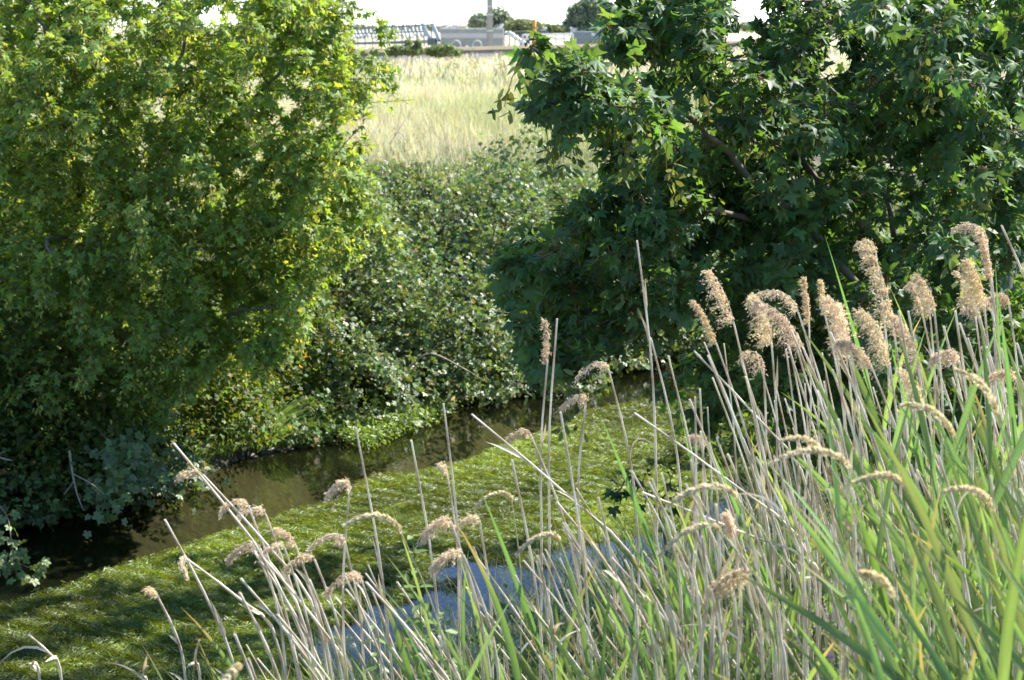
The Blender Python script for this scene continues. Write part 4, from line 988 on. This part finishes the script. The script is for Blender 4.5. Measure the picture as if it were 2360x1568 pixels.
def dry_reed(tip, low, Yd, kind, label, group, ln=.2, fat=.075, dens=1., curl=1., r=.0044, lean=.3):
    q = stem_curve(tip, low, Yd, lean)
    root = thing('dry_reed', q[0], label, 'reed', group)
    m = MB(); stem_mesh(m, q, r * 1.15, r * .62); m.build('stem', M_STRAW, root)
    if kind != 'bare':
        side = np.array([-1.0, U(-.4, .2), 0]) if U(0, 1) < .9 else np.array([.8, -.3, 0])
        if kind == 'closed': curl *= .35; fat *= .45
        big = tip[0] > 1560; ln *= 1.08 if big else 1.0; fat *= .62 if big else .5; dens *= 1.35 if big else .7; curl *= (.6 if curl < 1.2 else .8) if big else 1.7; ax = plume_pts(q, ln, curl, side); m = MB(); plume_mesh(m, ax, fat, dens * 1.25, side, PL * U(.88, 1.12) * np.array([1, U(.95, 1.01), U(.84, 1.02)])); m.build('plume', M_FLUFF, root)
    if U(0, 1) < .6:
        for k in rng.integers(4, 12, 2):
            m = MB(); blade_leaf(m, q[k], nrm(q[k + 1] - q[k]) + rng.normal(0, .12, 3), U(.06, .16), .011, rng.normal(0, .3, 3), STRAW * U(.55, .95) * np.array([1, .95, .85]), 5, fold=.6, tw=U(-.6, .6)); m.build('leaf_sheath', M_STRAW, root)
    if U(0, 1) < .05:
        k = rng.integers(6, 11); m = MB(); blade_leaf(m, q[k], np.array([U(-1, .6), U(-.4, .4), .6]), U(.1, .22), .007, [U(-.5, .5), 0, -U(1, 3)], STRAW * U(.5, .75), 6, tw=U(-2, 2)); m.build('dead_leaf', M_STRAW, root)
    return root
HAND = [
    # tip, low, depth, kind, label, kw
    ((65, 1463), (142, 1568), 4.6, 'bare', 'bare broken reed stem leaning in the bottom left corner', {}),
    ((78, 1525), (92, 1568), 4.5, 'bare', 'short bare reed stub, lowest in the bottom left corner', {}),
    ((340, 1535), (342, 1600), 4.6, 'bare', 'bare upright stub just showing at the bottom edge, left of the drooping grass head', {}),
    ((360, 1370), (428, 1568), 4.6, 'closed', 'lone reed with a small shut tip standing over the weed at lower left', {'ln': .05, 'fat': .03, 'dens': .5}),
    ((380, 1198), (548, 1568), 4.7, 'bare', 'long bare stem leaning left across the weed, its tip furthest left over the water', {}),
    ((432, 1290), (640, 1480), 4.7, 'plume', 'reed with a sparse thin plume curling left over the weed at lower left', {'ln': .11, 'fat': .05, 'dens': .3, 'curl': 1.5}),
    ((400, 1022), (700, 1430), 4.8, 'bare', 'long bare stem pointing to the muddy edge of the far bank', {}),
    ((468, 1095), (730, 1420), 4.8, 'plume', 'reed with tattered hanging plume parallel to the long bare stem', {'ln': .08, 'fat': .06, 'dens': .5}),
    ((460, 1475), (462, 1580), 4.4, 'bare', 'short bare upright stem right of the lone shut tipped reed', {}),
    ((572, 1165), (690, 1560), 4.9, 'plume', 'reed with small hooked plume, leftmost of the hooked group over the water', {'ln': .1, 'fat': .045, 'dens': .7, 'curl': 1.6}),
    ((612, 1185), (720, 1560), 5.0, 'plume', 'reed with thin hooked plume just right of the leftmost hooked one', {'ln': .09, 'fat': .04, 'dens': .5, 'curl': 1.3}),
    ((600, 1265), (660, 1568), 4.6, 'plume', 'reed with strongly hooked brown plume below the two hooked ones', {'ln': .11, 'fat': .05, 'dens': .8, 'curl': 1.9}),
    ((655, 1262), (730, 1568), 4.7, 'plume', 'reed with a faint hooked plume low in the hooked group', {'ln': .09, 'fat': .04, 'dens': .5, 'curl': 1.9}),
    ((680, 1255), (765, 1568), 4.8, 'closed', 'reed with straight narrow shut plume right of the hooked group', {'ln': .1, 'fat': .05, 'dens': .8}),
    ((725, 1290), (800, 1560), 4.7, 'plume', 'reed with small drooping plume beside the straight narrow one', {'ln': .1, 'fat': .045, 'dens': .6, 'curl': 1.5}),
    ((806, 1120), (795, 1568), 5.0, 'plume', 'upright reed topped by a nodding dense brown tuft over open water', {'ln': .09, 'fat': .06, 'dens': 1.2, 'curl': 2.2}),
    ((795, 1250), (840, 1568), 4.8, 'plume', 'reed with ragged plume just below the nodding brown tuft', {'ln': .14, 'fat': .05, 'dens': .8, 'curl': 1.3}),
    ((830, 1330), (880, 1568), 4.6, 'plume', 'reed with ragged brown plume, lowest in the stack over the water', {'ln': .12, 'fat': .06, 'dens': .9, 'curl': 1.5}),
    ((820, 985), (905, 1568), 5.0, 'bare', 'tall bare stem with its tip below the watercress patch', {}),
    ((948, 1015), (1022, 1568), 5.0, 'bare', 'tall bare brown stem right of the one below the watercress', {}),
    ((1022, 930), (1068, 1500), 5.2, 'bare', 'bare stem rising to the right end of the watercress patch', {}),
    ((1030, 1090), (1058, 1420), 5.3, 'closed', 'reed with tiny pale shut plume against the weed in the middle', {'ln': .06, 'fat': .04, 'dens': .5}),
    ((1087, 955), (1480, 1320), 5.0, 'bare', 'long bare stem slanting from the open water down to the right', {}),
    ((1040, 1205), (1130, 1568), 4.3, 'plume', 'reed with blurred brown plume in front of the dark water, upper of two', {'ln': .1, 'fat': .07, 'dens': 1.1, 'curl': 1.9}),
    ((1068, 1280), (1150, 1568), 4.2, 'plume', 'reed with blurred brown plume in front of the dark water, lower of two', {'ln': .1, 'fat': .07, 'dens': 1.1, 'curl': 1.6}),
    ((1105, 1200), (1135, 1568), 4.7, 'plume', 'reed with small drooping plume right of the blurred brown pair', {'ln': .09, 'fat': .05, 'dens': .8, 'curl': 1.9}),
    ((1180, 1060), (1255, 1568), 4.7, 'bare', 'straight bare pale stem standing in the middle of the weed', {}),
    ((1222, 1000), (1330, 1330), 5.3, 'plume', 'reed with small curled plume above the middle of the weed', {'ln': .1, 'fat': .05, 'dens': .8, 'curl': 1.9}),
    ((1262, 830), (1248, 1250), 5.6, 'plume', 'reed with long slim upright plume against the lowest sycamore leaves', {'ln': .16, 'fat': .05, 'dens': .9, 'curl': .15}),
    ((1284, 735), (1266, 1260), 5.6, 'bare', 'bare stem twinned with the slim upright plume', {}),
    ((1292, 950), (1365, 1568), 4.4, 'bare', 'thick pale bare stem left of the middle, out of focus', {'r': .004}),
    ((1402, 850), (1468, 1200), 5.6, 'plume', 'reed with open arching plume above the water at the bend', {'ln': .14, 'fat': .07, 'dens': .55, 'curl': 1.7}),
    ((1350, 930), (1335, 1260), 5.6, 'plume', 'reed whose arching plume bends over right at the bend', {'ln': .15, 'fat': .06, 'dens': .8, 'curl': 1.4}),
    ((1468, 555), (1512, 1080), 5.6, 'bare', 'tallest bare stem rising alone in front of the dark sycamore', {}),
    ((1500, 780), (1570, 1150), 5.6, 'bare', 'thin bare stem right of the tallest one', {}),
    ((1540, 820), (1630, 1280), 5.8, 'bare', 'thin bare stem, second right of the tallest one', {}),
    ((1462, 952), (1860, 1270), 4.9, 'bare', 'bare stem slanting right from the weed, upper of the crossing pair', {}),
    ((1480, 1135), (1900, 1330), 4.7, 'bare', 'bare stem slanting right, lower of the crossing pair', {}),
    ((1600, 810), (1860, 1120), 5.2, 'bare', 'pale bare stem slanting across the left side of the dense reeds', {}),
    ((1650, 790), (1760, 1180), 5.6, 'closed', 'reed with long slim pale plume at the left side of the dense bed', {'ln': .17, 'fat': .06, 'dens': .9}),
    ((1690, 740), (1760, 1150), 5.6, 'plume', 'tall reed with three tiered brown plume, leftmost big plume of the bed', {'ln': .2, 'fat': .09, 'dens': 1.0, 'curl': .5}),
    ((1840, 720), (1960, 1180), 5.7, 'plume', 'reed with long arched plume blown flat to the left', {'ln': .2, 'fat': .055, 'dens': .8, 'curl': 1.7}),
    ((1778, 790), (1785, 1180), 5.4, 'plume', 'reed with fat upright fluffy plume under the arched one', {'ln': .18, 'fat': .09, 'dens': 1.6, 'curl': .6}),
    ((1850, 800), (1990, 1200), 5.3, 'plume', 'reed with big feathery plume drooping left beside the fat one', {'ln': .24, 'fat': .09, 'dens': 1.5, 'curl': .8}),
    ((1760, 850), (1752, 1180), 5.5, 'plume', 'reed with sparse open seed branches low at the left of the bed', {'ln': .13, 'fat': .08, 'dens': .4, 'curl': 1.2}),
    ((1930, 820), (1950, 1200), 5.1, 'plume', 'reed with thick pale plume in the middle of the bed, left of a pair', {'ln': .2, 'fat': .085, 'dens': 1.6, 'curl': .5}),
    ((1960, 800), (1985, 1200), 5.0, 'plume', 'reed with thick brown plume in the middle of the bed, right of a pair', {'ln': .19, 'fat': .09, 'dens': 1.6, 'curl': .6}),
    ((1900, 720), (1950, 1050), 5.8, 'closed', 'thin reed with slim pale plume behind the thick pair', {'ln': .13, 'fat': .05, 'dens': .8}),
    ((2018, 580), (2050, 1000), 6.0, 'plume', 'reed with small hooked plume above the tallest thick plumes', {'ln': .1, 'fat': .05, 'dens': .8, 'curl': 1.6}),
    ((2060, 760), (2090, 1200), 5.2, 'plume', 'reed with the longest thick shaggy plume right of the middle', {'ln': .3, 'fat': .09, 'dens': 2.0, 'curl': .45}),
    ((2050, 840), (2075, 1200), 4.9, 'plume', 'reed with thick shaggy plume overlapping the longest one on its left', {'ln': .24, 'fat': .095, 'dens': 1.8, 'curl': .7}),
    ((2120, 850), (2160, 1200), 5.2, 'plume', 'reed with soft plume leaning left beside the longest shaggy one', {'ln': .22, 'fat': .08, 'dens': 1.3, 'curl': .5}),
    ((2140, 690), (2150, 1050), 6.0, 'plume', 'thin reed with slender nodding plume between the two tallest groups', {'ln': .12, 'fat': .05, 'dens': .7, 'curl': 1.5}),
    ((2125, 720), (2170, 1050), 5.9, 'closed', 'thin reed with slim straight plume left of the nodding one', {'ln': .13, 'fat': .05, 'dens': .8}),
    ((2275, 560), (2292, 1000), 5.8, 'plume', 'tallest plumed reed at the right, its plume hooked over to the left', {'ln': .15, 'fat': .06, 'dens': .8, 'curl': 1.7}),
    ((2268, 700), (2280, 1100), 5.3, 'plume', 'reed with dense orange brown plume below the tallest hooked one', {'ln': .17, 'fat': .1, 'dens': 1.9, 'curl': .6}),
    ((2285, 640), (2310, 1100), 5.5, 'closed', 'reed with white narrow plume right of the dense orange brown one', {'ln': .16, 'fat': .07, 'dens': 1.2}),
    ((2325, 700), (2350, 1050), 5.7, 'plume', 'reed with brown plume hanging straight down near the right edge', {'ln': .13, 'fat': .06, 'dens': 1.2, 'curl': 2.2}),
    ((2308, 520), (2400, 790), 5.4, 'bare', 'bare stem slanting out of the right picture edge', {}),
    ((1730, 1330), (1790, 1568), 3.9, 'plume', 'near reed with big blurred brown plume low in the right half', {'ln': .13, 'fat': .09, 'dens': 1.5, 'curl': 1.8}),
    ((1690, 1230), (1700, 1568), 4.0, 'closed', 'near reed with brown upright plume above the blurred one', {'ln': .07, 'fat': .05, 'dens': 1.0}),
    ((2210, 830), (2240, 1150), 4.8, 'plume', 'reed with a small tan hooked plume among the green blades at right', {'ln': .1, 'fat': .06, 'dens': 1.2, 'curl': 1.9}),
    ((2340, 870), (2359, 1100), 5.0, 'plume', 'reed with arched plume low at the right picture edge', {'ln': .12, 'fat': .06, 'dens': .8, 'curl': 1.9}),
]
for tip, low, Yd, kind, lb, kw in HAND:
    dry_reed(tip, low, Yd, kind, lb, 'dry reeds on the near bank', **kw)
# fillers: bare stems, thin plumed stems of the dense bed and the left fringe
FB, FP, FL = 'thin bare straw stem crowded among the other near reeds', 'thin reed with small plume among the dense bed on the right', 'thin bare straw stem leaning left in the fringe at the bottom'
for k in range(120):
    px = U(1560, 2400); f = (px - 1560) / 800; py = U(780 - 100 * f, 1180 - 60 * f); Yd = U(4.6, 6.6)
    low = (px + U(-20, 150), py + 420)
    if U(0, 1) < .94: dry_reed((px, py), low, Yd, 'bare', FB, 'filler reeds of the dense bed', r=U(.0036, .0056))
    else: dry_reed((px, py), low, Yd, 'plume' if U(0, 1) < .7 else 'closed', FP, 'filler reeds of the dense bed', ln=U(.08, .17), fat=U(.04, .07), dens=U(.5, 1.1), curl=U(.5, 1.7), r=U(.0034, .005))
for k in range(100):
    px = U(520, 1750); py = U(1230, 1520) - 130 * (px > 1250) * U(0, 1); Yd = U(3.9, 5.6); sl = U(.1, .75)
    dry_reed((px, py), (px + 300 * sl, py + 300), Yd, 'bare', FL, 'filler stems of the left fringe', r=U(.0032, .0052))
for k in range(75):
    px = U(1400, 2400); py = U(1050, 1480); Yd = U(3.6, 5.); sl = U(-.1, .45)
    dry_reed((px, py), (px + 300 * sl, py + 300), Yd, 'bare', FB, 'filler reeds of the dense bed', r=U(.0034, .0052))

# grass seed heads (plaited pale spikes)
def seed_grass(tip, low, Yd, ln, label, r=.0075, curl=.9, col=(.68, .62, .44)):
    q = stem_curve(tip, low, Yd, .2); root = thing('seed_grass', q[0], label, 'grass', 'grass stems with seed heads on the near bank')
    m = MB(); m.tube(q, np.linspace(.002, .0013, len(q)), 5, np.array([.4, .42, .2])); m.build('stem', M_STRAW, root)
    r *= .85; ln *= 1.35; curl *= 1.25; ax = plume_pts(q, ln, curl, np.array([-1., 0, 0])); n = 300; t = U(0, 1, n); i = t * 9.99; a = i.astype(int); p = ax[a] + (ax[np.minimum(a + 1, 10)] - ax[a]) * (i - a)[:, None]
    tg = nrm(ax[np.minimum(a + 1, 10)] - ax[a]); ph = U(0, 6.28, n); e1 = nrm(np.cross(tg, [0, 1, 0.2])); e2 = np.cross(tg, e1)
    o = e1 * np.cos(ph)[:, None] + e2 * np.sin(ph)[:, None]; w_ = r * np.clip(np.sin(np.clip(t * .9 + .1, 0, 1) * 3.1), .15, 1) * (1 + .4 * np.sin(t * 40))
    m = MB(); m.inst(DIAM, p + o * w_[:, None] * .5, frames(nrm(tg + o * .45), o) * np.array([.45, 1, 1]), U(.008, .014, n), jit(col, n, .15, .04)); m.build('seed_head', M_FLUFF, root)
for a in [((545, 1540), (520, 1640), 2.9, .07, 'pale plaited grass head drooping at the bottom edge, left', .009, 2.2), ((925, 1230), (1040, 1568), 4.2, .12, 'arched pale grass head over the water beside the nettle', .0075, 1.1),
          ((1180, 1160), (1200, 1500), 4.8, .1, 'thin arched grass head in the middle of the weed', .004, 2.0), ((1700, 1150), (1850, 1420), 3.6, .13, 'pale plaited grass head pointing left, above the blurred brown plume', .008, 1.2),
          ((1960, 1080), (2100, 1330), 3.5, .15, 'long pale plaited grass head slanting through the green blades at right', .009, .8), ((2200, 1010), (2280, 1300), 3.6, .14, 'pale plaited grass head right of the long slanting one', .008, .5),
          ((2300, 960), (2350, 1300), 3.5, .13, 'pale plaited grass head near the right picture edge', .008, .4), ((1900, 1050), (1990, 1300), 3.7, .1, 'small pale grass head left of the long slanting one', .006, .6),
          ((2100, 1140), (2180, 1400), 3.4, .12, 'pale grass head in the middle of the green blades at right', .007, .7), ((1660, 1225), (1790, 1440), 3.7, .12, 'thin grass head stretched flat to the left over the crossing stems', .005, 1.9),
          ((2290, 1180), (2340, 1450), 3.3, .12, 'low pale grass head at the right beside the widest blades', .007, .6), ((1290, 1250), (1350, 1500), 4.2, .1, 'loose grass head drooping over the blue water', .006, 1.9),
          ((2060, 1380), (2100, 1600), 2.9, .1, 'blurred pale grass head close to the bottom edge at right', .008, .3)]:
    seed_grass(*a)

# green reeds: prototypes with stem and separate leaves, then copies
def green_proto(seed, h, nl, lw, label, group):
    root = thing('green_reed', (0, 0, 0), label, 'reed', group)
    m = MB(); q = bez([(0, 0, 0), (-.02, 0, h * .5), (-.08, .02, h)], 12); m.tube(q, np.linspace(.0045, .002, 12), 6, (.22, .3, .09)); m.build('stem', M_REED, root)
    for k in range(nl):
        t = .38 + .62 * k / (nl - 1); i = min(int(t * 11), 10); s = -1 if (k % 2 == 0 or U(0, 1) < .6) else 1
        out = np.array([s * U(.5, .95), U(-.45, .3), 0]); ln = U(.34, .55) * (1.05 - .25 * abs(t - .7))
        m = MB(); blade_leaf(m, q[i], out * (.5 if t < .95 else .15) + [0, 0, 1.0], ln, lw * U(.8, 1.15), out * U(.05, .4) + np.array([0, 0, -U(.0, .35)]), jit((.18, .275, .088), 1, .2, .06)[0], 9, .22, np.array([U(-.6, .6), -1, U(.0, .7)]), U(-.5, .9))
        m.build('leaf', M_REED, root)
    return root
PROT = [green_proto(i, U(1.0, 1.35), int(rng.integers(5, 8)), U(.011, .019), 'x', 'g') for i in range(12)]
PROT += [green_proto(i, U(1.0, 1.2), int(rng.integers(5, 7)), U(.016, .022), 'x', 'g') for i in range(5)]
used = [False] * 17
def place_green(px, py, Yd, label, group, sc=1., rz=0., wide=False):
    k = int(rng.integers(12, 17)) if wide else int(rng.integers(0, 12)); o = PROT[k] if not used[k] else copy_tree(PROT[k]); used[k] = True
    T = P(px, py, Yd); h = 1.2 * sc; o.location = (T[0] + .08, T[1], T[2] - h - .25 * sc); o.scale = (sc, sc, sc); o.rotation_euler = (U(-.1, .1), -(U(.0, .48) if wide else U(-.08, .3)), U(-.5, .5) + rz)
    if wide:
        R3 = o.rotation_euler.to_matrix(); top = R3 @ Vector((-.08 * sc, .02 * sc, 1.1 * sc)); o.location = (T[0] - top[0], T[1] - top[1], T[2] - top[2] - .1)
    o['label'] = label; o['group'] = group
GA, GB, GC = 'green reed shoot with long pointed blades in the dense bed at right', 'green reed shoot with pointed blades at the bottom middle', 'broad bladed green reed shoot close to the camera at lower right'
for k in range(50):
    px = U(1650, 2420); f = (px - 1650) / 700; place_green(px, U(1000 - 260 * f, 1250), U(4.6, 6.2), GA, 'green reeds in the dense bed', U(.85, 1.1))
for k in range(18):
    px = U(2180, 2430); place_green(px, U(650, 950), U(4.4, 5.6), GA, 'green reeds in the dense bed', U(.9, 1.1))
for k in range(38):
    px = U(1000, 1800); place_green(px, U(1180, 1430) + (100 if px < 1150 else 0), U(4.2, 5.4), GB, 'green reeds at the bottom middle', U(.75, 1.0))
for k in range(9):
    px = U(480, 1000); place_green(px, U(1390, 1500), U(4.3, 5.), 'slim green reed shoot rising in the fringe at lower left', 'green reeds at the lower left', U(.7, .85))
for k in range(24):
    px = U(1900, 2560); place_green(px, U(1180, 1560), U(3.0, 4.0), GC, 'close green reeds at lower right', U(.85, 1.05), wide=True); PROT_OK = True
for k in range(17):
    if not used[k]:
        o = PROT[k]
        for ch in list(o.children): bpy.data.objects.remove(ch)
        bpy.data.objects.remove(o)

# nettle and flowering herbs among the reeds
def to_ground(px, py, Yd):
    c = P(px, py, Yd); return np.array([c[0], c[1], float(ground(c[0], c[1]))])
for px, py, Yd, lb in [(950, 1235, 5.0, 'tall nettle with hanging leaves between the stems over the water'), (1020, 1420, 4.7, 'shorter nettle right of the tall one'), (860, 1440, 4.9, 'low nettle at the bottom left of the reeds')]:
    T = P(px, py, Yd); b = to_ground(px + 60, py, Yd); weed_plant('nettle_plant', lb, b, T[2] - b[2], 44, (.15, .22, .07), .09, tpl=OVAL, lean=(T[0] - b[0], 0, 0), group='nettles among the reeds')
HL = ['purple flowered herb', 'pale leaved herb with tiny purple flowers']
for k, (px, py, Yd) in enumerate([(1900, 1250, 5.2), (1960, 1330, 5.), (2030, 1300, 5.2), (1850, 1400, 4.8), (1930, 1440, 4.6), (2060, 1430, 4.6), (2150, 1380, 4.8), (1780, 1450, 4.7), (2240, 1420, 4.6), (1560, 1400, 5.2), (1640, 1440, 5.), (1480, 1430, 5.2), (1700, 1380, 5.4)]):
    T = P(px, py, Yd); b = to_ground(px, py, Yd); weed_plant('flowering_herb', 'leafy herb with tiny purple flowers growing between the reed stems', b, T[2] - b[2], 34, (.15, .22, .06), .075, tpl=OVAL, group='purple flowered herbs under the reeds', flower=(.42, .27, .42))
# under-growth
def near_pts(n, y0, y1, x0, x1):
    Yd = U(y0, y1, n); px = U(x0, x1, n); x = (px - 1180) / F * Yd; u, v = uv_of(x, Yd); k = v < -5.6; return x[k], Yd[k]
m = MB(); x, y = near_pts(9500, 3.2, 14, 200, 3300)
for a, b in zip(x, y):
    z = float(ground(a, b)); o = np.array([U(-1, 1), U(-1, 1), 0]); h = U(.35, .95) * (1 if y[0] else 1)
    blade_leaf(m, (a, b, z), o * .35 + [0, 0, 1], h, U(.004, .008), o * .6 + [0, 0, -U(.1, 1.2)], jit((.17, .24, .06) if U(0, 1) < .7 else (.45, .4, .24), 1, .2)[0], 5)
tag(m.build('bank_grass', M_GRASS), 'thin mixed grass filling the ground between the near reeds', 'grass', kind='stuff')
m = MB(); x, y = near_pts(11000, 3.4, 8.5, 900, 2500); n = len(x); z = ground(x, y) + U(.05, .8, n) * (.7 + .4 * noise(x, y, 0, 2.0))
m.inst(OVAL, np.stack([x, y, z], -1), frames(rand_unit(n), nrm(rng.normal(0, .5, (n, 3)) + [.1, -.3, .9])), U(.03, .08, n), jit((.12, .2, .05), n, .22))
tag(m.build('bank_herbage', M_BRAM), 'low leafy undergrowth beneath the near reeds', 'undergrowth', kind='stuff')

# ------------------------------------------------------------------ light, sky, camera
SUN_AZ = math.radians(60)      # to the right of the view direction (+Y)
SUN_EL = math.radians(47)
sd = np.array([math.sin(SUN_AZ) * math.cos(SUN_EL), math.cos(SUN_AZ) * math.cos(SUN_EL), math.sin(SUN_EL)])
W = bpy.data.worlds.new('World'); SC.world = W; W.use_nodes = True
nt = W.node_tree; bg = nt.nodes['Background']; sk = nt.nodes.new('ShaderNodeTexSky'); sk.sky_type = 'NISHITA'; sk.sun_disc = False
sk.sun_elevation = SUN_EL; sk.sun_rotation = SUN_AZ; sk.altitude = 20; sk.air_density = .7; sk.dust_density = .0; sk.ozone_density = 4.0
nt.links.new(sk.outputs[0], bg.inputs[0]); bg.inputs[1].default_value = .135
sl = bpy.data.lights.new('sun', 'SUN'); sl.energy = 5.0; sl.angle = math.radians(.5); sl.color = (1, .955, .89)
so = bpy.data.objects.new('sun', sl); COL.objects.link(so); so.rotation_euler = Vector(-sd).to_track_quat('-Z', 'Y').to_euler()
cd = bpy.data.cameras.new('camera'); co = bpy.data.objects.new('camera', cd); COL.objects.link(co)
co.location = tuple(CAM); co.rotation_euler = (math.pi / 2 - PITCH, 0, 0)
cd.sensor_width = 36; cd.lens = 36 * F / 2360; cd.clip_end = 8000; cd.clip_start = .05
cd.dof.use_dof = True; cd.dof.focus_distance = 7.5; cd.dof.aperture_fstop = cd.lens / 1000 / .008
SC.camera = co
SC.view_settings.view_transform = 'Standard'; SC.view_settings.look = 'None'; SC.view_settings.exposure = 1.55; SC.view_settings.gamma = 1
SC.render.engine = 'CYCLES'
cy = SC.cycles; cy.max_bounces = 8; cy.diffuse_bounces = 3; cy.glossy_bounces = 3; cy.transmission_bounces = 4; cy.transparent_max_bounces = 8
cy.caustics_reflective = False; cy.caustics_refractive = False; cy.use_denoising = True; cy.sample_clamp_indirect = 6
